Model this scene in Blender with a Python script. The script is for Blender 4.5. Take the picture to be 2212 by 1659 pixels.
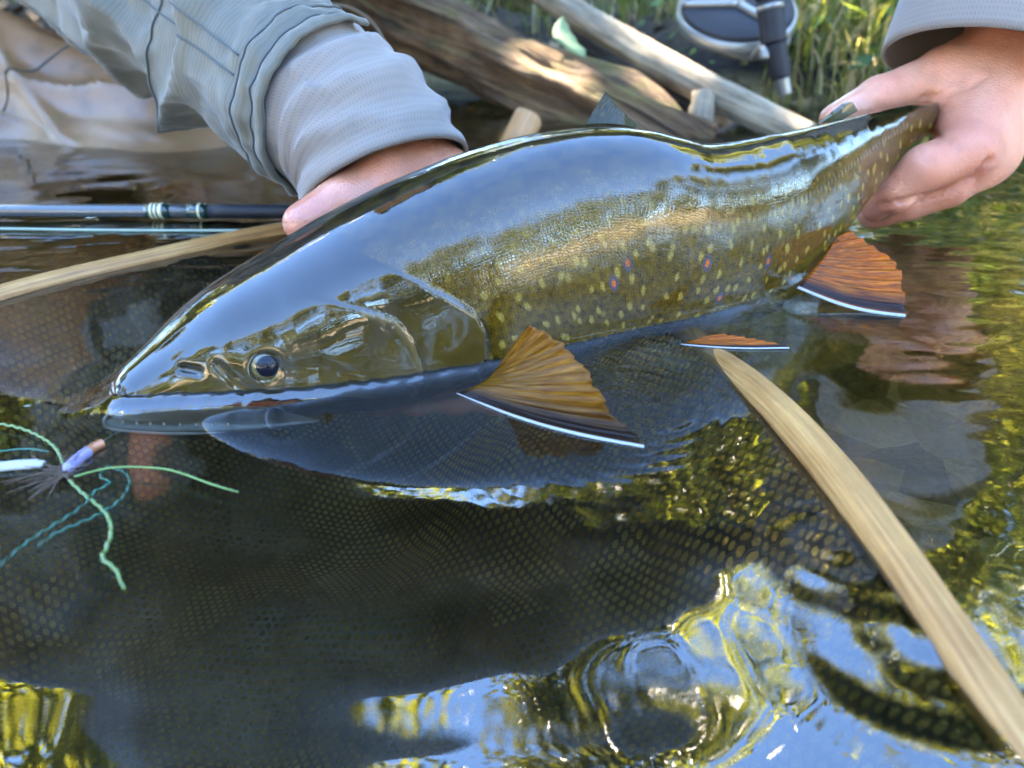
import bpy, math, random
import numpy as np
from mathutils import Vector
R = math.radians
rng = np.random.default_rng(7)
sc = bpy.context.scene
for o in list(bpy.data.objects): bpy.data.objects.remove(o)

# ------------------------------------------------------------------ camera, sky, sun, exposure
CAM_H, PITCH, FPX = 0.135, R(28), 1661.0        # camera 13.5 cm above the water, 28 deg down
cam_d = bpy.data.cameras.new('camera'); cam = bpy.data.objects.new('camera', cam_d)
sc.collection.objects.link(cam); sc.camera = cam
cam.location = (0, 0, CAM_H); cam.rotation_euler = (R(90) - PITCH, 0, 0)
cam_d.sensor_width = 36; cam_d.lens = 36 * FPX / 2212; cam_d.clip_start = 0.01; cam_d.clip_end = 2000
cam_d.dof.use_dof = True; cam_d.dof.focus_distance = 0.315; cam_d.dof.aperture_fstop = 9.5
SUN_EL, SUN_AZ = R(50), R(-25)                   # sun high ahead to the left, blocked by a tall tree added there
world = bpy.data.worlds.new('World'); sc.world = world; world.use_nodes = True
wn = world.node_tree; bg = wn.nodes['Background']
sky = wn.nodes.new('ShaderNodeTexSky'); sky.sky_type = 'NISHITA'; sky.sun_disc = False
sky.sun_elevation = SUN_EL; sky.sun_rotation = SUN_AZ; sky.ozone_density = 10.0; sky.dust_density = 0.0; sky.altitude = 0; sky.air_density = 1.0
wn.links.new(sky.outputs[0], bg.inputs[0]); bg.inputs[1].default_value = 0.05
sun_d = bpy.data.lights.new('sun', 'SUN'); sun_d.energy = 5.0; sun_d.angle = R(0.6); sun_d.color = (1, .93, .82)
sun = bpy.data.objects.new('sun', sun_d); sc.collection.objects.link(sun)
sd = Vector((math.sin(SUN_AZ) * math.cos(SUN_EL), math.cos(SUN_AZ) * math.cos(SUN_EL), math.sin(SUN_EL)))
sun.rotation_euler = sd.to_track_quat('Z', 'Y').to_euler()
vs = sc.view_settings; vs.view_transform = 'Standard'; vs.look = 'None'; vs.gamma = 1; vs.exposure = 5.85
vs.use_white_balance = True; vs.white_balance_temperature = 7600   # camera balanced for open shade
sc.cycles.max_bounces = 14; sc.cycles.transmission_bounces = 10; sc.cycles.transparent_max_bounces = 12
sc.cycles.glossy_bounces = 6; sc.cycles.diffuse_bounces = 4
sc.cycles.use_denoising = True; sc.cycles.sample_clamp_indirect = 6.0

# ------------------------------------------------------------------ helpers: pixels, maths, meshes
cp, sp = math.cos(PITCH), math.sin(PITCH)
FWD = np.array([0, cp, -sp]); UPV = np.array([0, sp, cp]); RGT = np.array([1., 0, 0]); CAM = np.array([0, 0, CAM_H])
def P(u, v, d):                                   # photo pixel + distance along the optical axis -> point
    return CAM + d * (FWD + RGT * ((u - 1106) / FPX) + UPV * ((829.5 - v) / FPX))
def W(u, v, z=0.0):                               # photo pixel -> point on the level z
    k = FWD + RGT * ((u - 1106) / FPX) + UPV * ((829.5 - v) / FPX)
    return CAM + k * ((z - CAM_H) / k[2])
def proj(p):
    q = np.asarray(p) - CAM; d = q @ FWD
    return 1106 + FPX * (q @ RGT) / d, 829.5 - FPX * (q @ UPV) / d, d
def nrm(a): a = np.asarray(a, float); return a / (np.linalg.norm(a, axis=-1, keepdims=True) + 1e-12)
def spline(xs, ys, x):                            # natural cubic spline, ys (n,k)
    xs = np.asarray(xs, float); ys = np.asarray(ys, float); n = len(xs); h = np.diff(xs)
    if ys.ndim == 1: return spline(xs, ys[:, None], x)[:, 0]
    A = np.eye(n); b = np.zeros_like(ys)
    for i in range(1, n - 1):
        A[i, i-1], A[i, i], A[i, i+1] = h[i-1], 2*(h[i-1]+h[i]), h[i]
        b[i] = 6*((ys[i+1]-ys[i])/h[i] - (ys[i]-ys[i-1])/h[i-1])
    M = np.linalg.solve(A, b); x = np.atleast_1d(x); k = np.clip(np.searchsorted(xs, x) - 1, 0, n-2)
    hk = h[k][:, None]; a = (xs[k+1]-x)[:, None]; c = (x-xs[k])[:, None]
    return (M[k]*a**3 + M[k+1]*c**3)/(6*hk) + (ys[k]/hk - M[k]*hk/6)*a + (ys[k+1]/hk - M[k+1]*hk/6)*c
def curve(pts, n):                                # smooth curve through points, n samples even in arc length
    pts = np.asarray(pts, float); s = np.r_[0, np.cumsum(np.linalg.norm(np.diff(pts, axis=0), axis=1))]
    f = spline(s, pts, np.linspace(0, s[-1], n*6)); t = np.r_[0, np.cumsum(np.linalg.norm(np.diff(f, axis=0), axis=1))]
    u = np.linspace(0, t[-1], n); return np.stack([np.interp(u, t, f[:, i]) for i in range(f.shape[1])], 1)
def smooth(x, a, b): t = np.clip((x-a)/(b-a), 0, 1); return t*t*(3-2*t)
_perm = rng.permutation(256); _perm = np.r_[_perm, _perm, _perm]; _val = rng.uniform(-1, 1, 256)
def vnoise(p):                                    # value noise on (...,3)
    p = np.asarray(p, float); i = np.floor(p).astype(int); f = p - i; f = f*f*(3-2*f); i &= 255; out = 0
    for dx in (0, 1):
        for dy in (0, 1):
            for dz in (0, 1):
                w = (f[..., 0] if dx else 1-f[..., 0])*(f[..., 1] if dy else 1-f[..., 1])*(f[..., 2] if dz else 1-f[..., 2])
                h = _val[_perm[_perm[_perm[(i[..., 0]+dx) & 255]+((i[..., 1]+dy) & 255)]+((i[..., 2]+dz) & 255)] & 255]
                out = out + w*h
    return out
def fbm(p, o=4): p = np.asarray(p, float); return sum(vnoise(p*2**k + 17*k)*0.5**k for k in range(o))
def mesh(name, V, F, mat=None, parent=None, uv=None, att=None, smooth_=True):
    me = bpy.data.meshes.new(name)
    me.from_pydata(np.asarray(V, float).tolist(), [], F.tolist() if hasattr(F, 'tolist') else F)
    if uv is not None:
        li = np.empty(len(me.loops), np.int32); me.loops.foreach_get('vertex_index', li)
        me.uv_layers.new(name='UVMap').data.foreach_set('uv', np.asarray(uv, np.float32)[li].ravel())
    if att:
        for k, a in att.items():
            me.attributes.new(k, 'FLOAT', 'POINT').data.foreach_set('value', np.asarray(a, np.float32))
    if smooth_: me.polygons.foreach_set('use_smooth', np.ones(len(me.polygons), bool))
    me.update(); me.calc_loop_triangles(); tri = np.empty(len(me.loop_triangles)*3, np.int32); me.loop_triangles.foreach_get('vertices', tri)
    vv_ = np.asarray(V, float); vv_ = vv_ - vv_.mean(0); t3 = vv_[tri.reshape(-1, 3)]; cr_ = np.cross(t3[:, 1]-t3[:, 0], t3[:, 2]-t3[:, 0])
    if (cr_[:, 2].sum() < 0) if name in ('water', 'ground') else ((cr_*t3[:, 0]).sum() < 0): me.flip_normals()
    o = bpy.data.objects.new(name, me); sc.collection.objects.link(o)
    if mat: me.materials.append(mat)
    if parent: o.parent = parent
    return o
def grid_faces(n, m, wrap=False, off=0):          # n rows of m
    i = np.arange(n-1)[:, None]; j = np.arange(m if wrap else m-1)[None, :]; j2 = (j+1) % m
    return np.stack([i*m+j, i*m+j2, (i+1)*m+j2, (i+1)*m+j], -1).reshape(-1, 4) + off
def empty(name, loc, label, cat, group=None):
    o = bpy.data.objects.new(name, None); sc.collection.objects.link(o); o.location = loc; o.empty_display_size = .05
    return tag(o, label, cat, group)
def tag(o, label=None, cat=None, group=None, kind=None):
    for k, v in (('label', label), ('category', cat), ('group', group), ('kind', kind)):
        if v: o[k] = v
    return o
def adopt(child, parent):                         # parent without moving (world coords kept)
    child.parent = parent; child.location = -Vector(parent.location) if child.type == 'MESH' else child.location
    return child
def tube(path, rad, nc=32, disp=None, ref=(0, -1, .4), phi=(0, 2*math.pi), flat=1.0, cap=True):
    """swept tube; phi 0 faces ref; returns V, F, UV (metres)"""
    path = np.asarray(path, float); n = len(path); rad = np.broadcast_to(rad, (n,))
    T = nrm(np.gradient(path, axis=0)); r = np.asarray(ref, float)
    Nn = nrm(r - (T @ r)[:, None]*T); B = np.cross(T, Nn)
    full = abs(phi[1]-phi[0]-2*math.pi) < 1e-6
    ph = np.linspace(phi[0], phi[1], nc, endpoint=not full)
    s = np.r_[0, np.cumsum(np.linalg.norm(np.diff(path, axis=0), axis=1))]
    S, PH = np.meshgrid(s, ph, indexing='ij'); rr = np.repeat(rad[:, None], nc, 1)
    if disp is not None: rr = rr + disp(S/s[-1], PH)
    V = path[:, None] + rr[..., None]*(np.cos(PH)[..., None]*Nn[:, None] + flat*np.sin(PH)[..., None]*B[:, None])
    F = grid_faces(n, nc, full).tolist(); UV = np.stack([S, PH*rad.max()], -1).reshape(-1, 2); V = V.reshape(-1, 3)
    if cap and full:
        F += [list(range(nc))[::-1], list(range((n-1)*nc, n*nc))]
    return V, F, UV
def join(parts):                                  # [(V,F,UV?)...] -> one
    Vs, Fs, Us, k = [], [], [], 0
    for p in parts:
        V, F = np.asarray(p[0]), p[1]; F = F.tolist() if hasattr(F, 'tolist') else F
        Vs.append(V); Fs += [[i+k for i in f] for f in F]; Us.append(p[2] if len(p) > 2 and p[2] is not None else np.zeros((len(V), 2))); k += len(V)
    return np.concatenate(Vs), Fs, np.concatenate(Us)
# signed-distance modelling (hands, torso): smooth union of tapered capsules, skinned by surface nets
def sdf_mesh(prims, h, k=0.006, pad=0.03, post=None):
    pts = np.array([q for p in prims for q in (p[0], p[1])]); rm = max(max(p[2], p[3]) for p in prims)
    lo = pts.min(0)-rm-pad; hi = pts.max(0)+rm+pad; n = np.ceil((hi-lo)/h).astype(int)+1
    ax = [lo[i]+h*np.arange(n[i]) for i in range(3)]; X = np.stack(np.meshgrid(*ax, indexing='ij'), -1)
    D = np.full(X.shape[:3], 9.0)
    for p in prims:
        a, b, r0, r1 = np.asarray(p[0], float), np.asarray(p[1], float), p[2], p[3]; kk = p[4] if len(p) > 4 else k
        ba = b-a; t = np.clip(((X-a)@ba)/(ba@ba+1e-12), 0, 1)
        d = np.linalg.norm(X-a-t[..., None]*ba, axis=-1) - (r0+(r1-r0)*t)
        m = np.clip(0.5+0.5*(D-d)/kk, 0, 1); D = D*(1-m)+d*m-kk*m*(1-m)
    if post is not None: D = post(X, D)
    ins = D < 0; c = [(i, j, l) for i in (0, 1) for j in (0, 1) for l in (0, 1)]
    sl = lambda A, o: A[o[0]:A.shape[0]-1+o[0], o[1]:A.shape[1]-1+o[1], o[2]:A.shape[2]-1+o[2]]
    cnt = sum(sl(ins, o).astype(int) for o in c); act = (cnt > 0) & (cnt < 8)
    acc = np.zeros(act.shape+(3,)); num = np.zeros(act.shape)
    for o in c:
        for a in range(3):
            if o[a] == 0:
                o2 = list(o); o2[a] = 1; A, B = sl(D, o), sl(D, o2); x = (A < 0) != (B < 0)
                t = np.where(x, A/np.where(A == B, 1, A-B), 0); q = np.array(o, float)+np.eye(3)[a]*t[..., None]
                acc += np.where(x[..., None], q, 0); num += x
    idx = np.full(act.shape, -1); idx[act] = np.arange(act.sum()); ijk = np.argwhere(act)
    V = lo+h*(ijk+acc[act]/num[act][:, None]); F = []
    for a in range(3):
        b, e = (a+1) % 3, (a+2) % 3
        s0 = [slice(1, -1)]*3; s0[a] = slice(0, -1); s1 = list(s0); s1[a] = slice(1, None)
        A, B = ins[tuple(s0)], ins[tuple(s1)]; w = np.argwhere(A != B); flip = A[A != B]
        w = w + np.array([0 if i == a else 1 for i in range(3)])
        eb, ee = np.eye(3, dtype=int)[b], np.eye(3, dtype=int)[e]
        g = lambda q: idx[q[:, 0], q[:, 1], q[:, 2]]
        Q = np.stack([g(w), g(w-eb), g(w-eb-ee), g(w-ee)], 1); Q[~flip] = Q[~flip][:, ::-1]; F.append(Q)
    F = np.concatenate(F); F = F[(F >= 0).all(1)]
    # relax a little
    for _ in range(2):
        S = np.zeros_like(V); C = np.zeros(len(V))
        for i in range(4):
            np.add.at(S, F[:, i], V[F[:, (i+1) % 4]]+V[F[:, (i-1) % 4]]); np.add.at(C, F[:, i], 2)
        V = V*.4+.6*S/np.maximum(C, 1)[:, None]
    return V, F

# ------------------------------------------------------------------ helpers: materials
class NT:
    def __init__(s, name):
        s.m = bpy.data.materials.new(name); s.m.use_nodes = True; s.t = s.m.node_tree; s.t.nodes.clear()
        s.out = s.n('ShaderNodeOutputMaterial')
    def n(s, typ, props=None, **inp):
        nd = s.t.nodes.new(typ)
        for k, v in (props or {}).items(): setattr(nd, k, v)
        for k, v in inp.items(): s.set(nd, k.replace('_', ' ') if k.replace('_', ' ') in nd.inputs else k, v)
        return nd
    def set(s, nd, k, v):
        if isinstance(k, str) and k.startswith('i') and k[1:].isdigit(): k = int(k[1:])
        sock = nd.inputs[k]
        if isinstance(v, bpy.types.NodeSocket): s.t.links.new(v, sock)
        elif isinstance(v, bpy.types.Node): s.t.links.new(v.outputs[0], sock)
        elif isinstance(v, (tuple, list)) and len(v) == 3 and sock.type == 'RGBA': sock.default_value = (*v, 1)
        else: sock.default_value = v
    def math(s, op, a, b=0.0, c=None, clamp=False):
        kw = dict(i0=a, i1=b)
        if c is not None: kw['i2'] = c
        return s.n('ShaderNodeMath', dict(operation=op, use_clamp=clamp), **kw).outputs[0]
    def mix(s, f, a, b, mode='MIX'):
        return s.n('ShaderNodeMix', dict(data_type='RGBA', blend_type=mode), i0=f, i6=a, i7=b).outputs[2]
    def ramp(s, f, stops, interp='LINEAR'):
        nd = s.n('ShaderNodeValToRGB', Fac=f); cr = nd.color_ramp; cr.interpolation = interp
        while len(cr.elements) < len(stops): cr.elements.new(0.5)
        for e, (p, c) in zip(cr.elements, stops):
            e.position = p; e.color = (*c, 1) if isinstance(c, (tuple, list)) else (c, c, c, 1)
        return nd.outputs[0]
    def coord(s, k='Object'): return s.n('ShaderNodeTexCoord').outputs[k]
    def scale(s, vec, sc_): return s.n('ShaderNodeMapping', i0=vec, i3=sc_).outputs[0]
    def noise(s, vec, scale, detail=4, rough=.55, dist=0):
        return s.n('ShaderNodeTexNoise', i0=vec, Scale=scale, Detail=detail, Roughness=rough, Distortion=dist).outputs[0]
    def vor(s, vec, scale, feature='F1', rand=1.0, out=0, dim='3D'):
        return s.n('ShaderNodeTexVoronoi', dict(feature=feature, voronoi_dimensions=dim), i0=vec, Scale=scale, Randomness=rand).outputs[out]
    def att(s, name): return s.n('ShaderNodeAttribute', dict(attribute_name=name)).outputs['Fac']
    def bump(s, h, strength=.3, dist=.001, normal=None):
        nd = s.n('ShaderNodeBump', Strength=strength, Distance=dist, Height=h)
        if normal: s.set(nd, 'Normal', normal)
        return nd.outputs[0]
    def bsdf(s, **kw):
        nd = s.n('ShaderNodeBsdfPrincipled', **kw); s.t.links.new(nd.outputs[0], s.out.inputs[0]); return nd
    def surf(s, sh): s.t.links.new(sh.outputs[0] if isinstance(sh, bpy.types.Node) else sh, s.out.inputs[0])

def wood_mat(name, cols, grain=(30, 30, 4), sc_=1.0, rough=.75, bump=.5, bd=.002, moss=0.0):
    m = NT(name); co = m.scale(m.coord('UV'), (grain[0]*sc_, grain[1]*sc_, 1)); ob = m.coord()
    f = m.noise(co, 1.0, 6, .65, .3); g = m.noise(ob, 18*sc_, 5, .6)
    c = m.ramp(f, [(.34, cols[0]), (.5, cols[1]), (.66, cols[2])]); c = m.mix(.35, c, m.ramp(g, [(.36, cols[0]), (.64, cols[2])]))
    if moss:
        nz = m.n('ShaderNodeSeparateXYZ', i0=m.n('ShaderNodeNewGeometry').outputs['Normal']).outputs[2]
        k = m.math('MULTIPLY', m.ramp(m.noise(ob, 14, 5), [(.48, 0.), (.6, 1.)]), m.ramp(nz, [(.3, 0.), (.8, moss)]))
        c = m.mix(k, c, m.mix(g, (.05, .06, .008), (.17, .17, .02)))
    m.bsdf(Base_Color=c, Roughness=rough, Normal=m.bump(m.math('ADD', f, m.math('MULTIPLY', g, .6)), bump, bd)); return m.m

# --- water
m = NT('stream_water'); ob = m.coord()
b1 = m.bump(m.noise(ob, 45, 2, .5), .02, .002)
fr = m.n('ShaderNodeFresnel', IOR=1.74, Normal=b1)
gl = m.n('ShaderNodeBsdfGlossy', Color=(1, 1, 1), Roughness=0.0, Normal=b1)
rf = m.n('ShaderNodeBsdfRefraction', Color=(.86, .87, .78), Roughness=0.0, IOR=1.33, Normal=b1)
mx = m.n('ShaderNodeMixShader', i0=fr.outputs[0], i1=rf.outputs[0], i2=gl.outputs[0]); m.surf(mx)
va = m.n('ShaderNodeVolumeAbsorption', Color=(.70, .64, .34), Density=2.6); m.t.links.new(va.outputs[0], m.out.inputs[1]); M_water = m.m
# --- ground: stream bed silt and stones below, soil and litter above
m = NT('stream_ground'); ob = m.coord(); z = m.n('ShaderNodeSeparateXYZ', i0=ob).outputs[2]
v = m.ramp(m.n('ShaderNodeSeparateColor', i0=m.vor(ob, 26, out=1)).outputs[0], [(.1, (.09, .07, .03)), (.6, (.30, .23, .10)), (.95, (.48, .40, .22))]); n1 = m.noise(ob, 9, 6); bed = m.mix(.5, m.ramp(n1, [(.3, (.10, .078, .03)), (.7, (.29, .22, .09))]), v)
soil = m.ramp(m.noise(ob, 25, 6), [(.3, (.018, .011, .006)), (.55, (.06, .038, .02)), (.75, (.14, .10, .055))]); soil = m.mix(m.ramp(z, [(.03, 1.), (.09, 0.)]), soil, (.010, .008, .005))  # wet soil near the waterline, darkened for the deep shade under the log
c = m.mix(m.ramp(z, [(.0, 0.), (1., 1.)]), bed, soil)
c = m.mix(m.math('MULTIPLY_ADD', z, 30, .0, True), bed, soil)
ax_ = m.n('ShaderNodeSeparateXYZ', i0=ob).outputs[0]
gv = m.ramp(m.n('ShaderNodeSeparateColor', i0=m.vor(ob, 18, out=1)).outputs[0], [(.0, (.11, .09, .068)), (.5, (.20, .165, .125)), (1., (.31, .27, .22))])
c = m.mix(m.math('MULTIPLY', m.math('MULTIPLY_ADD', m.n('ShaderNodeSeparateXYZ', i0=ob).outputs[1], -3., -3.6, True), m.math('MULTIPLY', m.math('MULTIPLY_ADD', z, 12, .2, True), m.math('MULTIPLY_ADD', m.n('ShaderNodeSeparateXYZ', i0=ob).outputs[1], 2., 7.4, True))), c, gv)  # unseen gravel bar behind the camera, added to bounce warm light
c = m.mix(m.math('MULTIPLY', m.math('MULTIPLY_ADD', ax_, 1.2, 3.0, True), m.math('MULTIPLY_ADD', m.n('ShaderNodeSeparateXYZ', i0=ob).outputs[1], -3., -3.6, True)), c, m.mix(.72, c, (.05, .042, .028)))   # bar darkened here to cut its glare on the trout
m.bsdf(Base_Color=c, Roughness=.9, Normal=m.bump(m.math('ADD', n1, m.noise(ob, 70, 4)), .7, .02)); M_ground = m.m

# --- fish skin (UV in metres: u along the body, v round it from the back)
m = NT('trout_skin'); uv = m.coord('UV'); fl = m.att('flank'); hd = m.att('head'); s_ = m.att('along')
n1 = m.noise(uv, 90, 5, .6); n2 = m.noise(uv, 420, 3, .5)
flank = m.mix(n1, (.060, .033, .002), (.21, .118, .009))
flank = m.mix(m.ramp(n2, [(.35, 0.), (.65, .6)]), flank, (.022, .014, .003))
wuv = m.n('ShaderNodeVectorMath', dict(operation='ADD'), i0=uv, i1=m.n('ShaderNodeVectorMath', dict(operation='SCALE'), i0=m.n('ShaderNodeTexNoise', i0=uv, Scale=260, Detail=3).outputs['Color'], Scale=.0032).outputs[0]).outputs[0]
suv = m.scale(wuv, (1, .75, 1))
d1 = m.math('ADD', m.vor(suv, 150, dim='2D', rand=1.), m.math('MULTIPLY_ADD', m.noise(uv, 75, 2), .24, -.12)); sp_ = m.ramp(d1, [(.10, 1.), (.225, 0.)])
sp_ = m.math('MULTIPLY', sp_, m.ramp(m.n('ShaderNodeSeparateColor', i0=m.vor(suv, 150, dim='2D', rand=1., out=1)).outputs[0], [(.02, 0.), (.12, 1.)]))
sp_ = m.math('MULTIPLY', sp_, m.ramp(fl, [(.18, .04), (.40, .5), (.5, 1.), (.80, 1.), (.9, 0.)]))
flank = m.mix(sp_, flank, m.mix(n1, (.27, .18, .025), (.38, .27, .06)))
ruv = m.scale(uv, (1, .8, 1)); d2 = m.vor(ruv, 44, dim='2D', rand=.85)
rm = m.ramp(fl, [(.46, 0.), (.5, 1.), (.72, 1.), (.77, 0.)])
flank = m.mix(m.math('MULTIPLY', m.ramp(d2, [(.06, 1.), (.115, 0.)]), rm), flank, (.06, .065, .10))
flank = m.mix(m.math('MULTIPLY', m.ramp(d2, [(.028, 1.), (.055, 0.)]), rm), flank, (.62, .13, .02))
back = m.mix(m.ramp(m.noise(wuv, 170, 2, .5), [(.46, 0.), (.54, 1.)]), (.006, .005, .003), (.026, .020, .005))
flank = m.mix(m.ramp(fl, [(.18, 1.), (.40, 0.)]), flank, back)
bel = m.ramp(fl, [(.70, 0.), (.86, .8), (.95, 1.)])
flank = m.mix(bel, flank, m.mix(n1, (.30, .15, .035), (.36, .24, .09)))
ll = m.math('MULTIPLY', m.att('lateral'), m.ramp(m.n('ShaderNodeTexWave', dict(bands_direction='X'), i0=uv, Scale=95).outputs[0], [(.35, 0.), (.6, .3)]))
flank = m.mix(ll, flank, (.30, .28, .22))
headc = m.mix(n1, (.035, .022, .004), (.11, .070, .014))
headc = m.mix(m.ramp(m.noise(uv, 45, 3, .5, 1.), [(.42, 0.), (.6, .75)]), headc, (.085, .062, .034))
headc = m.mix(m.ramp(fl, [(.25, 1.), (.52, 0.)]), headc, (.007, .006, .004))
headc = m.mix(m.att('pale'), headc, (.16, .11, .045)); 
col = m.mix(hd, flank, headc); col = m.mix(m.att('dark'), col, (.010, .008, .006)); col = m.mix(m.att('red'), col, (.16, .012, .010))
scl = m.n('ShaderNodeTexVoronoi', dict(feature='DISTANCE_TO_EDGE', voronoi_dimensions='2D'), i0=m.scale(uv, (1, 1.2, 1)), Scale=760, Randomness=.7).outputs[0]
scl = m.ramp(scl, [(.0, 0.), (.22, 1.)]); body = m.math('SUBTRACT', 1., hd)
col = m.mix(m.math('MULTIPLY', m.math('MULTIPLY', m.math('SUBTRACT', 1., scl), body), .4), col, (.012, .010, .005))
bn = m.bump(m.math('MULTIPLY', scl, body), .55, .0004, m.bump(n1, .25, .0006))
wet = m.math('ADD', m.math('MULTIPLY', m.noise(m.scale(uv, (1, .35, 1)), 130, 3, .55), .8), m.math('MULTIPLY', m.math('MULTIPLY', scl, body), m.ramp(fl, [(.2, .02), (.42, .16)])))
cn = m.bump(wet, .10, .0011)
bs = m.bsdf(Base_Color=col, Roughness=.42, Normal=bn, Coat_Weight=1.0, Coat_Roughness=.012, Coat_IOR=1.76, Coat_Normal=cn, Specular_IOR_Level=.0); M_fish = m.m

# --- fins (UV: u from leading edge 0 to trailing 1, v from base 0 to edge 1)
def fin_mat(name, cols, black=True, trans=.35, lead=.035, bw=.12):
    m = NT(name); uv = m.coord('UV'); u = m.n('ShaderNodeSeparateXYZ', i0=uv).outputs[0]; v = m.n('ShaderNodeSeparateXYZ', i0=uv).outputs[1]
    ray = m.n('ShaderNodeTexWave', dict(bands_direction='X'), i0=uv, Scale=5.2, Distortion=.6, Detail=2).outputs[0]
    fine = m.noise(m.scale(uv, (60, 4, 1)), 1., 4)
    c = m.ramp(fine, [(.3, cols[0]), (.55, cols[1]), (.75, cols[2])]); c = m.mix(m.math('MULTIPLY', ray, .4), c, cols[0])
    c = m.mix(m.math('MULTIPLY', m.ramp(m.noise(m.scale(uv, (40, 3, 1)), 1., 2), [(.5, 0.), (.6, .8)]), m.ramp(v, [(.0, 1.), (.7, .2)])), c, (.02, .012, .006))
    if black: c = m.mix(m.ramp(u, [(lead, 0.), (lead+.015, .95), (lead+bw*.6, .9), (lead+bw*1.6, 0.)]), c, (.010, .008, .012))
    if lead: c = m.mix(m.ramp(u, [(lead*.8, 1.), (lead, 0.)]), c, (.78, .80, .80))
    a = m.n('ShaderNodeBsdfPrincipled', Base_Color=c, Roughness=.35, Coat_Weight=.35, Coat_Roughness=.06, Specular_IOR_Level=.25, Coat_IOR=1.6, Normal=m.bump(m.math('ADD', ray, fine), .5, .0006))
    t = m.n('ShaderNodeBsdfTranslucent', Color=c); m.surf(m.n('ShaderNodeMixShader', i0=trans, i1=a.outputs[0], i2=t.outputs[0])); return m.m
M_fin_pec = fin_mat('pectoral_fin_membrane', [(.18, .05, .002), (.50, .20, .006), (.62, .33, .03)], True, .6, .035, .22)
M_fin_or = fin_mat('orange_fin_membrane', [(.30, .055, .002), (.90, .22, .001), (.95, .36, .004)], True, .55)
M_fin_dk = fin_mat('dark_fin_membrane', [(.015, .014, .008), (.05, .045, .012), (.16, .14, .03)], False, .25, 0)

def plain(name, col, rough=.5, var=.0, coat=0., metal=0., bumpk=0., scale=80, **kw):
    m = NT(name); ob = m.coord(); f = m.noise(ob, scale, 5)
    c = m.mix(f, tuple(x*(1-var) for x in col), tuple(min(1, x*(1+var)) for x in col))
    a = dict(Base_Color=c, Roughness=rough, Coat_Weight=coat, Metallic=metal); a.update(kw)
    if bumpk: a['Normal'] = m.bump(f, bumpk, .002)
    m.bsdf(**a); return m.m
M_adip = plain('adipose_skin', (.07, .055, .012), .4, .6, .8, scale=500)
M_eye = plain('eye_iris', (.10, .075, .02), .25, .5, 1., Coat_IOR=1.6); M_pupil = plain('eye_pupil', (.003, .004, .010), .05, 0, .25, Coat_IOR=1.4, Specular_IOR_Level=.3)
M_tooth = plain('teeth', (.75, .72, .62), .3); M_jaw = plain('jaw_skin', (.085, .062, .040), .4, .4, .5, scale=160)
M_lip = plain('jaw_rim', (.30, .27, .25), .35, .15, 1.)
# --- skin
m = NT('hand_skin'); ob = m.coord(); n1 = m.noise(ob, 38, 5); n2 = m.noise(ob, 220, 4); vo = m.vor(ob, 700, 'DISTANCE_TO_EDGE')
c = m.ramp(n1, [(.3, (.58, .20, .105)), (.52, (.68, .265, .145)), (.72, (.72, .32, .19))]); c = m.mix(m.att('red'), c, (.40, .085, .05))
c = m.mix(m.ramp(n2, [(.55, 0.), (.8, .35)]), c, (.40, .15, .09)); c = m.mix(m.att('nail'), c, (.66, .36, .28))
cr = m.n('ShaderNodeTexWave', dict(bands_direction='DIAGONAL'), i0=ob, Scale=140, Distortion=9., Detail=3).outputs[0]
m.bsdf(Base_Color=c, Roughness=.46, Subsurface_Weight=.25, Subsurface_Radius=(.006, .0025, .0015), Subsurface_Scale=.5, Coat_Weight=m.math('MULTIPLY', m.att('wet'), .9), Coat_Roughness=.08,
       Normal=m.bump(m.math('ADD', m.math('MULTIPLY', vo, 2.), m.math('ADD', m.math('MULTIPLY', n2, .8), m.math('MULTIPLY', cr, .25))), .35, .0009)); M_skin = m.m
# --- cloth
def cloth(name, c0, c1, kind, rough=.8):
    m = NT(name); uv = m.coord('UV'); s = m.n('ShaderNodeSeparateXYZ', i0=uv); ob = m.coord(); n = m.noise(ob, 30, 4); f = m.noise(ob, 600, 2)
    if kind == 'rib':
        h = m.math('SINE', m.math('MULTIPLY', m.math('ADD', s.outputs[0], m.math('MULTIPLY', n, .0008)), 2*math.pi/.0021)); k = .09
    else:
        a = m.math('SINE', m.math('MULTIPLY', s.outputs[0], 2*math.pi/.0025)); b = m.math('SINE', m.math('MULTIPLY', s.outputs[1], 2*math.pi/.0025)); h = m.math('MULTIPLY_ADD', a, b, m.math('MULTIPLY', m.math('ADD', a, b), .5)); k = .13
    c = m.mix(n, c0, c1); c = m.mix(m.math('MULTIPLY_ADD', h, k, k), c, tuple(x*.45 for x in c0))
    m.bsdf(Base_Color=c, Roughness=rough, Sheen_Weight=.25, Sheen_Roughness=.5, Normal=m.bump(m.math('ADD', h, m.math('MULTIPLY', f, .6)), .12, .0006)); return m.m
M_jacket = cloth('jacket_shell_cloth', (.092, .086, .060), (.132, .123, .085), 'rib', .6)
M_fleece = cloth('grid_fleece_cloth', (.19, .155, .125), (.24, .20, .165), 'waffle', .9)
m = NT('wader_fabric'); ob = m.coord(); n = m.noise(ob, 14, 5); st = m.noise(ob, 45, 4)
c = m.ramp(n, [(.3, (.18, .092, .04)), (.6, (.27, .15, .072))]); c = m.mix(m.ramp(st, [(.56, 0.), (.66, .5)]), c, (.16, .12, .04))
c = m.mix(m.ramp(m.noise(ob, 26, 6, .65), [(.52, 0.), (.7, .65)]), c, (.09, .06, .03))
m.bsdf(Base_Color=c, Roughness=.36, Specular_IOR_Level=.5, Normal=m.bump(m.noise(ob, 900, 2), .12, .0005)); M_wader = m.m
M_cap = plain('cap_cloth', (.03, .035, .03), .8, .4); M_stitch = plain('stitching', (.09, .10, .095), .8)
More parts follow.
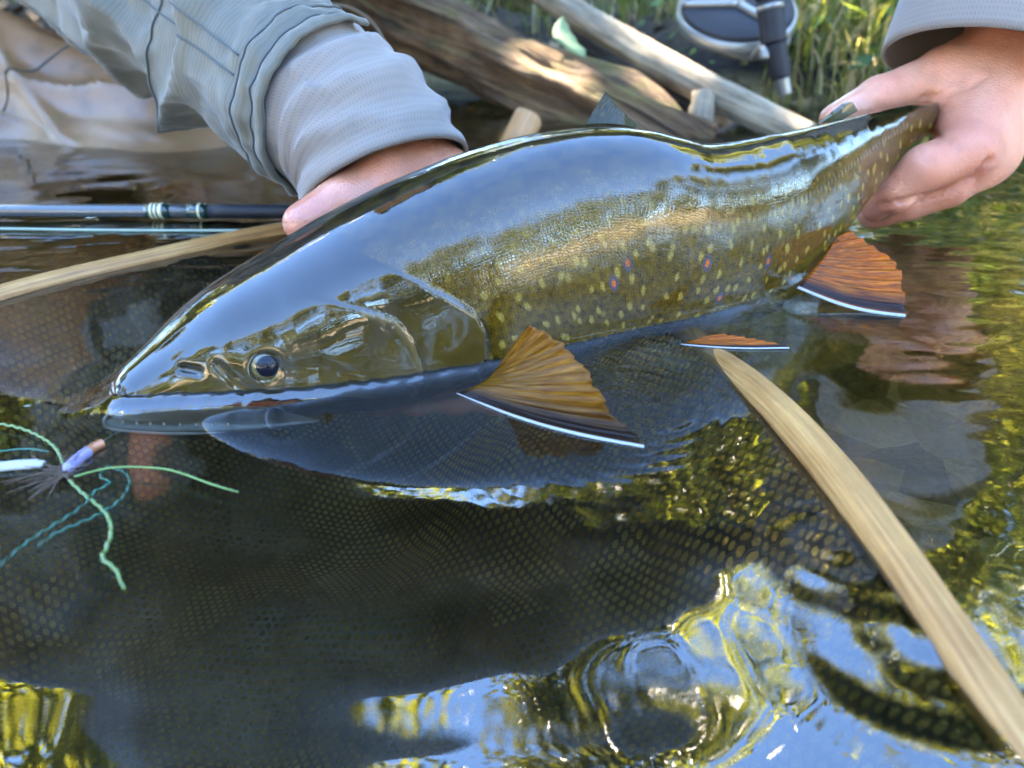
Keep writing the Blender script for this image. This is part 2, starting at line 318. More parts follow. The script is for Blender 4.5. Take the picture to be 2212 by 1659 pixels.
# --- wood, net, rod
M_hoop = wood_mat('ash_hoop_wood', [(.19, .06, .011), (.45, .19, .045), (.64, .34, .115)], (22, 700), 1, .42, .5, .001)
M_log = wood_mat('weathered_log', [(.022, .012, .005), (.13, .066, .028), (.32, .19, .085)], (9, 120), 1, .85, 1., .012, .5)
M_grey = wood_mat('bleached_branch', [(.09, .066, .04), (.24, .19, .125), (.46, .38, .25)], (14, 160), 1, .7, .6, .002)
M_dkwood = wood_mat('dark_wet_wood', [(.02, .016, .013), (.07, .06, .05), (.19, .17, .15)], (14, 130), 1, .5, .8, .003, .5)
M_orange = wood_mat('fresh_cut_wood', [(.36, .15, .05), (.52, .26, .10), (.60, .36, .17)], (12, 260), 1, .5, .3, .001)
M_net = plain('net_cord', (.030, .029, .027), .55, .3)
M_blank = plain('rod_blank', (.06, .065, .065), .25, .1, 1.); M_wrap = plain('green_thread_wrap', (.004, .03, .022), .2, .2, 1.)
M_ring = plain('gold_trim_thread', (.62, .56, .34), .25, .1, 1.); M_line = plain('fly_line_coating', (.28, .36, .27), .5)
M_blk = plain('black_anodised_metal', (.010, .011, .015), .6, .2, .0); M_silver = plain('silver_metal', (.34, .33, .30), .35, .1, 0, .7)
M_tin = plain('green_tinsel', (.11, .19, .04), .4, .5, .6, scale=900); M_teal = plain('teal_flash', (.01, .15, .10), .25, .9, .5, .5, scale=1500); M_lime = plain('lime_leg_rubber', (.16, .28, .07), .4, .2)
M_copper = plain('copper_wire', (.42, .16, .07), .3, .3, .5, .4); M_lav = plain('lavender_tube', (.20, .18, .30), .25, .3, .5); M_hack = plain('brown_hackle', (.10, .06, .035), .7, .5); M_white = plain('white_feather', (.40, .38, .34), .7, .2)
# --- foliage
def leaf_mat(name, cols, trans=.45, rough=.45):
    m = NT(name); k = m.att('tint'); n = m.noise(m.coord(), 60, 3); c = m.ramp(m.math('ADD', k, m.math('MULTIPLY_ADD', n, .3, -.15)), [(.0, cols[0]), (.5, cols[1]), (.85, cols[2])])
    a = m.n('ShaderNodeBsdfPrincipled', Base_Color=c, Roughness=rough); t = m.n('ShaderNodeBsdfTranslucent', Color=m.mix(.5, c, (.36, .36, .03), 'MIX'))
    m.surf(m.n('ShaderNodeMixShader', i0=trans, i1=a.outputs[0], i2=t.outputs[0])); return m.m
M_leaf = leaf_mat('tree_leaf', [(.05, .08, .012), (.12, .16, .02), (.28, .28, .03)], .5)
M_grass = leaf_mat('bank_grass', [(.08, .13, .02), (.20, .22, .05), (.55, .42, .21)], .35)
M_herb = leaf_mat('herb_leaf', [(.03, .10, .03), (.07, .17, .045), (.20, .30, .04)], .4)
M_dkleaf = leaf_mat('dark_tree_leaf', [(.012, .020, .007), (.026, .038, .011), (.055, .065, .016)], .25)  # leaf colour darkened so these plants mirror as dark silhouettes
M_pale = plain('pale_leaf_underside', (.20, .29, .13), .7, .2); M_bark = wood_mat('tree_bark', [(.03, .025, .02), (.08, .07, .055), (.15, .13, .10)], (3, 12), 1, .9, .8, .02)
M_rock = wood_mat('mossy_stone', [(.05, .038, .026), (.17, .125, .08), (.40, .32, .23)], (20, 20), 1, .8, .8, .006, .9)

# ------------------------------------------------------------------ setting: ground and water
def axis(parts):
    a = np.concatenate([np.arange(p[0], p[1], p[2]) for p in parts]); g = np.geomspace(parts[-1][1], 400, 26)
    h = -np.geomspace(-parts[0][0], 400, 26)[::-1] if parts[0][0] < 0 else []
    return np.unique(np.r_[h, a, g].round(5))
gx = axis([(-3, 3, .05)]); gy = axis([(-5, .6, .07), (.6, 1.6, .02), (1.6, 6, .08)])
GX, GY = np.meshgrid(gx, gy, indexing='ij')
def bank_edge(x): return .93 + .20*smooth(.22-x, 0, .25) + .10*np.sin(x*2.1+.6) + .05*np.sin(x*6.3+1) - .16*smooth(x, .15, .6)
def ground_z(x, y):
    e = bank_edge(x); p = np.stack([x, y, 0*x], -1); near = np.exp(-((x**2+y**2)/60))
    far = smooth(y, e-.06, e+.12)*.07 + smooth(y, e+.05, e+1.2)*.28 + smooth(y, e+1, e+8)*1.2
    back = smooth(-y, 1.5, 2.2)*.12 + smooth(-y, 2.0, 5.5)*.30 + smooth(-y, 5, 12)*.8 + smooth(np.abs(x), 7.5, 9.5)*.9*smooth(7-np.abs(y), 0, 2)
    bed = -.34 + .03*fbm(p*4)
    return bed + (smooth(y, e-.22, e+.02)+smooth(-y, 1.2, 1.7))*.33 + far + back + .035*fbm(p*6)*smooth(y, e-.1, e+.3) + .5*fbm(p*.15)*(1-near)*smooth(np.abs(y-1), 4, 14)
GZ = ground_z(GX, GY)
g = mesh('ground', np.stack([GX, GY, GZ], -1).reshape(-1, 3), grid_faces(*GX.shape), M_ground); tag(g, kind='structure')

# ------------------------------------------------------------------ the trout
ST = [  # top pixel, bottom pixel, centre depth, width/height (fitted so that the outline comes out right)
 ((217, 872), (224, 896), 0.2785, 1.3), ((233, 837), (258, 922), 0.2805, 1.1), ((285, 783), (326, 936), 0.284, 1.0), ((370, 706), (428, 945), 0.29, 0.92),
 ((480, 616), (556, 957), 0.2965, 0.86), ((600, 544), (690, 966), 0.303, 0.8), ((730, 483), (822, 955), 0.3085, 0.74), ((870, 416), (958, 925), 0.3135, 0.69),
 ((1010, 359), (1098, 882), 0.318, 0.61), ((1150, 312), (1240, 822), 0.322, 0.57), ((1290, 321), (1395, 745), 0.3265, 0.54), ((1400, 372), (1530, 692), 0.336, 0.51),
 ((1500, 363), (1648, 663), 0.349, 0.48), ((1595, 324), (1738, 636), 0.362, 0.45), ((1690, 301), (1808, 562), 0.374, 0.43), ((1790, 282), (1862, 466), 0.385, 0.41),
 ((1880, 262), (1918, 373), 0.395, 0.39), ((1945, 237), (1958, 321), 0.402, 0.38), ((1992, 230), (2000, 293), 0.413, 0.36), ((2016, 226), (2024, 296), 0.44, 0.34)]
cen = np.array([P((t[0]+b[0])/2, (t[1]+b[1])/2, d) for t, b, d, k in ST])
sT = np.r_[0, np.cumsum(np.linalg.norm(np.diff(cen, axis=0), axis=1))]; LEN = sT[-1]
tan = nrm(spline(sT, cen, sT+1e-4) - spline(sT, cen, sT-1e-4)); tan[0] = nrm(cen[1]-cen[0])
view = nrm(cen-CAM); A, B = [], []
for i, (t, b, d, k) in enumerate(ST):
    up = nrm(np.array([0, 0, 1.]) - tan[i][2]*tan[i]); e = .5*np.linalg.norm(P(*t, d)-P(*b, d))
    N_ = np.cross(tan[i], up); img = nrm(np.array(t)-np.array(b)); ax = nrm(RGT*img[0]-UPV*img[1]*1.0)
    ax = nrm(P(*t, d)-P(*b, d)); ca, cb = abs(up@ax), abs(N_@ax); A.append(e/math.sqrt(ca**2+(k*cb)**2)); B.append(A[-1]*k)
A, B = np.array(A), np.array(B)
for _ in range(2):
    for arr in (A, B): arr[7:17] = .25*arr[6:16]+.5*arr[7:17]+.25*arr[8:18]
NS, NTH = 620, 200
ss = np.r_[np.linspace(0, .02, 26)[:-1], np.linspace(.02, LEN, NS)]; NS = len(ss)
C_ = spline(sT, cen, ss); a_ = np.abs(np.interp(ss, sT, A)*.35+.65*spline(sT, np.array(A), ss)); b_ = np.abs(np.interp(ss, sT, B)*.35+.65*spline(sT, np.array(B), ss))
cap_ = np.sqrt(np.clip(ss/.006, 0.0005, 1)); a_ *= cap_**.8; b_ *= cap_**.9
T_ = nrm(np.gradient(C_, ss, axis=0)); U_ = nrm(np.array([0, 0, 1.]) - T_[:, 2:3]*T_); N_ = np.cross(T_, U_)
if (N_[100] @ np.array([0, 1., 0])) > 0: N_ = -N_        # N points to the camera's side
th = np.linspace(0, 2*np.pi, NTH, endpoint=False); SS, TH = np.meshgrid(ss, th, indexing='ij')
ce, se = np.cos(TH), np.sin(TH); pw = .92
X_ = np.sign(ce)*np.abs(ce)**pw; Y_ = np.sign(se)*np.abs(se)**pw*(1+.06*ce*0)
V0 = C_[:, None] + (a_[:, None]*X_)[..., None]*U_[:, None] + (b_[:, None]*Y_)[..., None]*N_[:, None]
nn = nrm((X_/a_[:, None])[..., None]*U_[:, None] + (Y_/b_[:, None])[..., None]*N_[:, None])
pu, pv, pd = proj(V0); half = NTH//2
def pl_dist(line):                                # signed distance in photo pixels to a polyline (near side of the fish)
    line = np.asarray(line, float); best = np.full(pu.shape, 1e9); sg = np.ones(pu.shape)
    for p, q in zip(line[:-1], line[1:]):
        d = q-p; t = np.clip(((pu-p[0])*d[0]+(pv-p[1])*d[1])/(d@d), 0, 1); ex, ey = pu-p[0]-t*d[0], pv-p[1]-t*d[1]
        r = np.hypot(ex, ey); s = np.sign(d[0]*ey-d[1]*ex); w = r < best; best = np.where(w, r, best); sg = np.where(w, s, sg)
    return best, sg
def sym(a):                                       # copy the near half to the far half
    a = a.copy(); j = np.arange(half+1, NTH); a[:, j] = a[:, NTH-j]; return a
def g_(d, w): return np.exp(-(d/w)**2)
OPER = [(960, 640), (1020, 672), (1050, 720), (1052, 770), (1020, 825), (975, 870)]; PREO = [(790, 672), (850, 688), (893, 735), (914, 795), (912, 850), (895, 890)]
disp = np.zeros(pu.shape)
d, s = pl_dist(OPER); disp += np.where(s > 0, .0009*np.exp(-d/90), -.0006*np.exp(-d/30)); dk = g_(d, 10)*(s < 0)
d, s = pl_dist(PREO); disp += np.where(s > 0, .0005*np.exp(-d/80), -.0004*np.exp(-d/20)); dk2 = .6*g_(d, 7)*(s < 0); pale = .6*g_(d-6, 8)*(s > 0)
d, s = pl_dist([(835, 700), (880, 745), (900, 800)]); disp -= .0002*g_(d, 12)
MAX = [(452, 884), (520, 876), (620, 858), (720, 858), (800, 874)]
d, s = pl_dist(MAX); disp += .0011*g_(d, 13); pale += .55*g_(d, 12)
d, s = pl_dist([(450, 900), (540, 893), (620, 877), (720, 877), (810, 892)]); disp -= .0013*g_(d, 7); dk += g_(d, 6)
d, s = pl_dist([(400, 880), (430, 872)]); rd = .9*g_(d, 11)
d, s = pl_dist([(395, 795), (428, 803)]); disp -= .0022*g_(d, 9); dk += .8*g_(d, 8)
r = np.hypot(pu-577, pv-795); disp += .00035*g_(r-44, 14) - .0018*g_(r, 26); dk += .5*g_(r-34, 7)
d, s = pl_dist([(630, 800), (690, 790), (760, 830)]); disp -= .0008*g_(d, 16)
d, s = pl_dist([(470, 790), (510, 830), (560, 850)]); disp -= .0011*g_(d, 12)
d, s = pl_dist([(980, 700), (960, 780), (930, 840)]); disp -= .0002*g_(d, 18)
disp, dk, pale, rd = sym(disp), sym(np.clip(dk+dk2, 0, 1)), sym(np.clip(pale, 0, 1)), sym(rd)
disp += .00018*fbm(V0*60, 3)
d, s = pl_dist(OPER); headm = sym(smooth(np.where(s > 0, d, -d), -6, 6)*(SS < LEN*.62)); 
front = SS < sT[7]; headm = np.where(SS < sT[6], 1., headm)
V1 = V0 + disp[..., None]*nn
V1[:, :] = V1
girth = .5*(a_+b_)[:, None]; vv = np.where(TH <= np.pi, TH, 2*np.pi-TH)
LAT = [(985, 612), (1120, 565), (1280, 535), (1480, 503), (1650, 470), (1780, 405), (1900, 310), (1960, 270)]
d, s = pl_dist(LAT); lat = sym(g_(d, 5))
UVf = np.stack([SS, vv*girth*1.15 + np.where(TH > np.pi, 3., 0)], -1).reshape(-1, 2)
trout = empty('trout', (float(C_[0][0]), float(C_[0][1]), 0.), 'large wet brook trout with yellow spots held over the net', 'fish')
F_ = grid_faces(NS, NTH, True).tolist() + [list(range(NTH))[::-1], list(range((NS-1)*NTH, NS*NTH))]
body_f = adopt(mesh('body', V1.reshape(-1, 3), F_, M_fish, None, UVf, dict(flank=(vv/np.pi).ravel(), head=headm.ravel(), along=(SS/LEN).ravel(), dark=dk.ravel(), pale=pale.ravel(), red=rd.ravel(), lateral=lat.ravel())), trout)
nearV = V1[:, :half+1]
def on_fish(u, v):                                # surface point and normal of the near side under a pixel
    q = np.hypot(pu[:, :half+1]-u, pv[:, :half+1]-v); i, j = np.unravel_index(q.argmin(), q.shape); return V1[i, j], nn[i, j], i, j
def ball(c, r, nrm_, flat=1., n=28):
    t = np.linspace(0, np.pi, n); p = np.linspace(0, 2*np.pi, 2*n, endpoint=False); T, Q = np.meshgrid(t, p, indexing='ij')
    z_ = nrm(nrm_); x_ = nrm(np.cross(z_, [0, 0, 1.])); y_ = np.cross(z_, x_)
    V = c + r*(np.sin(T)*np.cos(Q))[..., None]*x_ + r*(np.sin(T)*np.sin(Q))[..., None]*y_ + r*flat*np.cos(T)[..., None]*z_
    return V.reshape(-1, 3), grid_faces(n, 2*n, True)
ep, en, ei, ej = on_fish(577, 795)
for side in (1, -1):
    if side < 0: ep, en = V1[ei, NTH-ej], nn[ei, NTH-ej]
    eye = adopt(mesh('eye', *ball(ep-en*.0010, .0056, en, .70), M_eye), trout)
    pup = mesh('pupil', *ball(ep+en*.0005, .0043, en, .70), M_pupil, eye)
# fins: rows of points at the base and the edge, leading edge first
def fin(name, base, edge, mat, nu=90, nv=26, ray=.00035, n_ray=14, scallop=.02, bow=0., thick=.0006, bowdir=None, lead=(0, 0, 0)):
    bc, ec = curve(base, nu), curve(edge, nu); u = np.linspace(0, 1, nu); v = np.linspace(0, 1, nv)
    ec = ec + (ec-bc)*(scallop*.7*np.abs(np.sin(u*n_ray*np.pi+2*vnoise(np.stack([u*5, u*0, u*0+3], 1))))+scallop*1.4*vnoise(np.stack([u*23, u*0, u*0], 1))+scallop*.6*vnoise(np.stack([u*80, u*0, u*0], 1)))[:, None]
    G = bc[:, None]*(1-v)[None, :, None] + ec[:, None]*v[None, :, None]
    nm = nrm(np.cross(ec[-1]-bc[0], ec[0]-bc[-1])); bd = nm if bowdir is None else np.asarray(bowdir, float)
    G = G + bd*(bow*np.sin(v*np.pi*.6)[None, :]*np.sin(u*np.pi)[:, None])[..., None] + nm*(ray*np.sin(u*n_ray*2*np.pi)[:, None]*v[None, :])[..., None]
    G = G + np.asarray(lead)*(np.sin(v*np.pi)[None, :]*(1-u)[:, None]**2)[..., None]
    uv = np.stack(np.meshgrid(u, v, indexing='ij'), -1).reshape(-1, 2)
    o = mesh(name, G.reshape(-1, 3), grid_faces(nu, nv), mat, None, uv)
    sm = o.modifiers.new('thickness', 'SOLIDIFY'); sm.thickness = thick; sm.offset = 0
    return adopt(o, trout)
fin('pectoral_fin', [W(985, 850, .0005), P(1020, 838, .2785), P(1045, 825, .280), P(1062, 811, .2815), P(1074, 796, .283)],
    [W(1392, 966, .0004), W(1340, 918, .0015), P(1298, 858, .2575), P(1255, 793, .2615), P(1205, 738, .266), P(1142, 702, .270)], M_fin_pec, n_ray=13, lead=(-.001, -.0045, 0))
fin('anal_fin', [P(1722, 622, .356), P(1745, 595, .360), P(1775, 560, .365), P(1808, 512, .371)],
    [W(1957, 684, .0005), P(1948, 640, .3475), P(1942, 585, .354), P(1895, 540, .362), P(1835, 500, .370)], M_fin_or, n_ray=9, ray=.0007, lead=(0, -.001, -.0025))
fin('pelvic_fin', [W(1470, 744, .0008), W(1490, 738, .001), W(1512, 730, .002)], [W(1706, 751, .0006), W(1650, 738, .001), W(1560, 722, .002)], M_fin_or, n_ray=7, lead=(0, -.002, 0))
fin('dorsal_fin', [P(1264, 270, .326), P(1310, 268, .3285), P(1350, 272, .331), P(1392, 284, .336)],
    [P(1306, 200, .330), P(1314, 210, .3315), P(1338, 236, .334), P(1394, 282, .3375)], M_fin_dk, n_ray=8, ray=.00012, scallop=.012)
fin('adipose_fin', [P(1768, 266, .383), P(1790, 264, .385), P(1812, 261, .387)], [P(1812, 236, .384), P(1836, 222, .386), P(1850, 240, .389)], M_adip, nu=30, n_ray=1, ray=0, thick=.002)
te = C_[-1]; tt = T_[-1]
fin('tail_fin', [te+U_[-1]*.011-tt*.004, te-tt*.004, te-U_[-1]*.011-tt*.004], [te+U_[-1]*.045+tt*.05, te+U_[-1]*.02+tt*.055, te-U_[-1]*.02+tt*.055, te-U_[-1]*.045+tt*.05], M_fin_dk, n_ray=16)
# lower jaw hangs open under the water, pale rim, teeth
jr = []; jn = 60
jl = curve([W(243, 918, -.004), W(268, 938, -.007), W(340, 954, -.009), W(450, 958, -.009), W(570, 944, -.006), W(690, 915, -.001)], jn)
jw = np.interp(np.linspace(0, 1, jn), [0, .05, .12, .35, .7, 1], [.002, .007, .011, .015, .009, .0006]); jh = np.interp(np.linspace(0, 1, jn), [0, .1, .5, 1], [.003, .009, .012, .0006])
jt = nrm(np.gradient(jl, axis=0)); jN = nrm(np.cross(jt, [0, 0, 1.])); ph = np.linspace(0, 2*np.pi, 40, endpoint=False)
cj = jl - jN*(jw*.9)[:, None]*(-1 if jN[10][1] > 0 else 1)*-1 if False else jl - nrm(N_[60])*(jw*.98)[:, None]
sh = np.where(np.sin(ph) > 0, np.sin(ph)*.35, np.sin(ph))
JV = cj[:, None] + (jw[:, None]*np.cos(ph)[None])[..., None]*jN[:, None] + (jh[:, None]*sh[None])[..., None]*np.array([0, 0, 1.])
jaw = adopt(mesh('lower_jaw', JV.reshape(-1, 3), grid_faces(jn, 40, True).tolist()+[list(range(40))[::-1]], M_jaw), trout)
side = jN*(1 if (jN[30] @ N_[60]) > 0 else -1)
rimp = np.concatenate([(cj - side*jw[:, None])[18::-1], (cj + side*jw[:, None])[:40]]) + np.array([0, 0, .0006])
mesh('lip', *tube(curve(rimp[::4], 120), np.r_[np.full(100, .0008), np.linspace(.0008, .0001, 20)], 10, cap=True)[:2], M_lip, jaw)
tv = []
for i in range(9, 40, 4):
    for sgn in (1,):
        p = cj[i] + side[i]*sgn*jw[i]*.72 + np.array([0, 0, .001]); tv.append(tube([p, p+[0, 0, .003]], [.0009, .0003], 8)[:2])
for v_, f_ in tv: mesh('tooth', v_, f_, M_tooth, jaw)

# ------------------------------------------------------------------ water surface (waterline meniscus round the fish)
wx = axis([(-1.4, -.27, .009), (-.27, .27, .0017), (.27, 1.4, .009)]); wy = axis([(-.6, .06, .009), (.06, .17, .0026), (.17, .47, .0017), (.47, 1.7, .009)])
WX, WY = np.meshgrid(wx, wy, indexing='ij'); q = np.stack([WX, WY, 0*WX], -1)
loc = np.exp(-np.maximum(0, np.hypot(WX, WY-.4)-1.0)*1.2)
calm = .6 + .5*smooth(WX+.6*(.25-WY), -.02, .14)
wz = .00060*fbm(q*[16, 22, 1]+5, 2)*calm
wz += .00045*fbm(q*[30, 75, 1]+9, 3)*smooth(WY, .30, .45) + .00055*fbm(q*[24, 60, 1]+15, 3)*smooth(WX, .12, .2)
wz += .0010*fbm(q*[9, 21, 1]+31, 2)*smooth(WX, .03, .12)*smooth(.27-WY, 0, .1)
wz += (.0009*fbm(q*[8, 18, 1]+41, 2)+.00042*fbm(q*[18, 42, 1]+7, 2))*smooth(WX, -.14, .0)*smooth(.20-WY, 0, .06)
for (cu, cv, amp, lam, dec) in ((1990, 1365, .00035, .013, .018), (1790, 1185, .0003, .011, .016), (1350, 870, .00025, .0055, .022)):
    c0 = W(cu, cv); rr = np.hypot(WX-c0[0], WY-c0[1])+.004*fbm(q*22+cu, 2); wz += amp*np.sin(2*np.pi*rr/lam)*np.exp(-rr/dec)*smooth(rr, 0, .006)
zr = V1[..., 2]; segs = []
for i in range(0, NS, 3):                         # where the fish's near and far side cross the water level
    for rngj in (range(0, half), range(half, NTH-1)):
        zz = zr[i, list(rngj)]; k = np.where(zz[:-1]*zz[1:] < 0)[0]
        for kk in k: segs.append(V1[i, list(rngj)[kk]][:2])
segs = np.array(segs); fine = (WX > -.25) & (WX < .25) & (WY > .15) & (WY < .48); pts = np.stack([WX[fine], WY[fine]], 1); dm = np.full(len(pts), 9.)
for k in range(0, len(segs), 40):
    dm = np.minimum(dm, np.sqrt(((pts[:, None]-segs[None, k:k+40])**2).sum(-1)).min(1))
sn_ = V1[0, 0]; wz[fine] += .0056*np.exp(-dm/.0066)*smooth(np.hypot(pts[:, 0]-sn_[0]+.012, pts[:, 1]-sn_[1]-.012), .004, .03)
wz *= loc
wat = mesh('water', np.stack([WX, WY, wz], -1).reshape(-1, 3), grid_faces(*WX.shape), M_water); tag(wat, kind='structure')

# ------------------------------------------------------------------ landing net
hz = -.004
HP = [(.106, .06), (.104, .10), (.099, .18), (.084, .282), (.050, .385), (-.02, .448), (-.085, .462), (-.137, .448), (-.19, .402), (-.244, .343), (-.285, .25), (-.278, .12), (-.21, .0), (-.09, -.06), (.03, -.045), (.088, .0), (.106, .06)]
def hoop_z(x, y):
    r = np.interp(y, [-.1, .10, .2, .268, .305, .38, .45], [-.011, -.0045, .0026, .0022, -.018, -.028, -.012]); l = np.interp(y, [-.1, .2, .34, .45], [-.012, -.006, -.001, -.001])
    k = smooth(np.array(x), -.10, .0); return float(l*(1-k)+r*k)
hp = curve([(x, y, hoop_z(x, y)) for x, y in HP], 260)
net = empty('landing_net', (0., 0., 0.), 'wooden-hooped landing net with black mesh bag, half sunk under the trout', 'net')
def hoopr(t, p): return .0006*np.sin(t*60)*0
mesh('hoop', *tube(hp, .0058, 20, ref=(0, 0, 1), flat=.95), M_hoop, net, None) if False else None
hv, hf, hu = tube(hp, .0062, 20, ref=(0, 0, 1)); mesh('hoop', hv, hf, M_hoop, net, hu)
hpts = np.array([(.0, -.055), (.02, -.16), (.03, -.30)]); hv, hf, hu = tube(curve([(-.03, -.055, hz), (-.035, -.12, hz), (-.04, -.20, hz+.005), (-.045, -.30, hz+.01)], 40), np.interp(np.linspace(0, 1, 40), [0, .3, .7, 1], [.02, .011, .015, .013]), 20, ref=(0, 0, 1)); mesh('handle', hv, hf, M_hoop, net, hu)
poly = hp[:, :2]
def inside_dist(p):
    d = np.full(len(p), 9.)
    for k in range(0, len(poly), 20): d = np.minimum(d, np.linalg.norm(p[:, None]-poly[None, k:k+20], axis=-1).min(1))
    x, y = p[:, 0], p[:, 1]; c = np.zeros(len(p), bool)
    for (x1, y1), (x2, y2) in zip(poly, np.roll(poly, -1, 0)):
        w = ((y1 > y) != (y2 > y)); c ^= w & (x < (x2-x1)*(y-y1)/np.where(y2 == y1, 1e-9, y2-y1)+x1)
    return np.where(c, d, -d)
pit = .0034; NXc, NYc = int(.40/pit), int(.54/pit); ci, cj_ = np.meshgrid(np.arange(NXc), np.arange(NYc), indexing='ij')
sx = -.29 + pit*(ci + .5*(cj_ % 2)); sy = -.065 + pit*.9*cj_
hexo = np.array([(0, .58), (.5, .30), (.5, -.30), (0, -.58), (-.5, -.30), (-.5, .30)])*[pit, pit*1.0]; inner = hexo*.64
cc = np.stack([sx.ravel(), sy.ravel()], 1); keep = inside_dist(cc) > .003; cc = cc[keep]
allp = (cc[:, None]+np.concatenate([hexo, inner])[None]).reshape(-1, 2); di = np.maximum(inside_dist(allp), 0)
bz = hz - .20*(1-np.exp(-di/.085)) - .026*fbm(np.stack([allp[:, 0]*11, allp[:, 1]*14, 0*di], 1), 2)*smooth(di, 0, .04)
NV = np.stack([allp[:, 0], allp[:, 1], bz], 1)
fq = np.array([[i, (i+1) % 6, 6+(i+1) % 6, 6+i] for i in range(6)]); NF = (np.arange(len(cc))[:, None, None]*12+fq[None]).reshape(-1, 4)
mesh('net_bag', NV, NF, M_net, net)
hem = curve(hp*[1, 1, 0]+[0, 0, hz-.010], 200); hv, hf, hu = tube(hem, .006, 8, ref=(0, 0, 1), flat=.35); mesh('rim_binding', hv, hf, M_net, net)

# ------------------------------------------------------------------ the angler
person = empty('person', (-.45, .85, 0.), 'kneeling angler in grey jacket and tan waders holding the trout with bare hands', 'person')
def hand_attrs(V, reds, nails, wet):
    at = dict(red=np.zeros(len(V)), nail=np.zeros(len(V)), wet=np.zeros(len(V)))
    for p, r in reds: at['red'] = np.maximum(at['red'], .55*np.exp(-(np.linalg.norm(V-p, axis=1)/r)**2))
    for p, r in wet: at['wet'] = np.maximum(at['wet'], np.exp(-(np.linalg.norm(V-p, axis=1)/r)**4))
    return at
D0 = -.022                                        # hand that grips the tail (angler's left)
def Q(u, v, d): return P(u, v, d+D0)
Wr = Q(2235, 45, .468); LH = []
mcp = [Q(2088, 330, .426), Q(2112, 352, .442), Q(2122, 348, .462), Q(2128, 325, .482)]
for i, p in enumerate(mcp):
    a = Wr + np.array([(-.012, .0, 0), (-.004, .004, 0), (.004, .010, 0), (.010, .016, 0)][i]); LH.append((a, p, .019, [.0145, .0145, .0135, .012][i], .014))
fing = [[Q(2088, 330, .426), Q(1998, 362, .421), Q(1935, 418, .432), Q(1893, 448, .445)], [Q(2112, 352, .442), Q(2048, 400, .436), Q(1962, 436, .446), Q(1886, 464, .458)],
        [Q(2122, 348, .462), Q(2060, 396, .458), Q(1985, 430, .468), Q(1925, 438, .480)], [Q(2128, 325, .482), Q(2075, 372, .480), Q(2010, 405, .488), Q(1965, 412, .496)]]
rad = [(.0135, .0118, .0102, .0082), (.0132, .0118, .0102, .0082), (.0125, .0112, .0096, .0078), (.011, .0098, .0086, .007)]
for f, r in zip(fing, rad):
    for k in range(3): LH.append((f[k], f[k+1], r[k], r[k+1], .0022 if k else .005))
th_ = [Q(2160, 130, .462), Q(2030, 165, .456), Q(1898, 212, .446), Q(1800, 256, .436)]
LH += [(Wr, th_[0], .022, .019, .016), (th_[0], th_[1], .019, .0142, .012), (th_[1], th_[2], .0138, .0112, .004), (th_[2], th_[3], .0114, .0076, .004)]
LH += [(Q(2075, 190, .452), Q(2085, 310, .440), .0135, .0135, .012), (Q(2130, 180, .462), Q(2130, 320, .452), .018, .016, .014)]
ELB_L = np.array([.345, .67, .40]); LH.append((Wr+np.array([0, .004, .0]), Wr*.8+ELB_L*.2, .025, .028, .02))
LV, LF = sdf_mesh(LH, .0019, .005)
atL = hand_attrs(LV, [(fing[0][0], .02), (fing[0][1], .014), (th_[2], .014), (fing[0][3], .02), (fing[1][3], .02), (Q(2000, 290, .43), .012), (Q(2115, 330, .42), .012)], [], [(fing[0][3], .03), (th_[3], .018)])
# creases of the thumb joint, the web and between the fingers, pressed into the surface
def press(V, F, lines):
    e1 = V[F[:, 1]]-V[F[:, 0]]; e2 = V[F[:, 3]]-V[F[:, 0]]; fn = np.cross(e1, e2); nv = np.zeros_like(V)
    for i in range(4): np.add.at(nv, F[:, i], fn)
    nv = nrm(nv); u, v, _ = proj(V); fc = ((V-CAM)*nv).sum(1) < 0
    for pts, dep, wid in lines:
        best = np.full(len(V), 1e9); pts = np.array(pts, float)
        for p, q in zip(pts[:-1], pts[1:]):
            d = q-p; t = np.clip(((u-p[0])*d[0]+(v-p[1])*d[1])/(d@d), 0, 1); best = np.minimum(best, np.hypot(u-p[0]-t*d[0], v-p[1]-t*d[1]))
        V = V - nv*(dep*np.exp(-(best/wid)**2)*fc)[:, None]
    return V
LV = press(LV, LF, [([(1883, 190), (1889, 212), (1896, 234)], .0011, 4.5), ([(1897, 182), (1905, 200)], .0007, 4), ([(1872, 205), (1876, 225)], .0005, 4), ([(1994, 212), (2032, 206), (2083, 190), (2120, 170)], .0014, 7), ([(2010, 224), (2036, 248)], .001, 5), ([(2022, 215), (2050, 235)], .0007, 5),
    ([(2000, 276), (2029, 298), (2053, 298), (2068, 316)], .0020, 7), ([(2005, 336), (2014, 352)], .0008, 4.5), ([(1985, 330), (1998, 345)], .0006, 4), ([(1905, 444), (1950, 436), (1988, 428), (2053, 411), (2107, 382), (2140, 345)], .0034, 5.5), ([(1930, 425), (1940, 440)], .0007, 4),
    ([(2030, 110), (2100, 150), (2160, 210)], -.0010, 30), ([(2060, 95), (2150, 120), (2200, 180)], -.0012, 26), ([(2000, 150), (2060, 175), (2110, 180)], .0010, 16)])
def crease(V, p, axis_, depth, wid, rad_):
    a = nrm(axis_); t = (V-p)@a; r = np.linalg.norm(V-p, axis=1); return depth*np.exp(-(t/wid)**2)*(r < rad_)
RH = []                                           # hand under the body (angler's right): the thumb lies along the nape
rw = P(800, 330, .398)
tm = [P(905, 385, .388), P(842, 398, .372), P(748, 436, .362), P(656, 482, .3535)]
RH += [(rw, tm[0], .024, .019, .014), (tm[0], tm[1], .019, .0165, .01), (tm[1], tm[2], .0148, .0125, .005), (tm[2], tm[3], .0128, .0098, .004)]
pc = [P(900, 470, .40), P(960, 460, .395), P(1010, 450, .395), P(1060, 445, .40)]
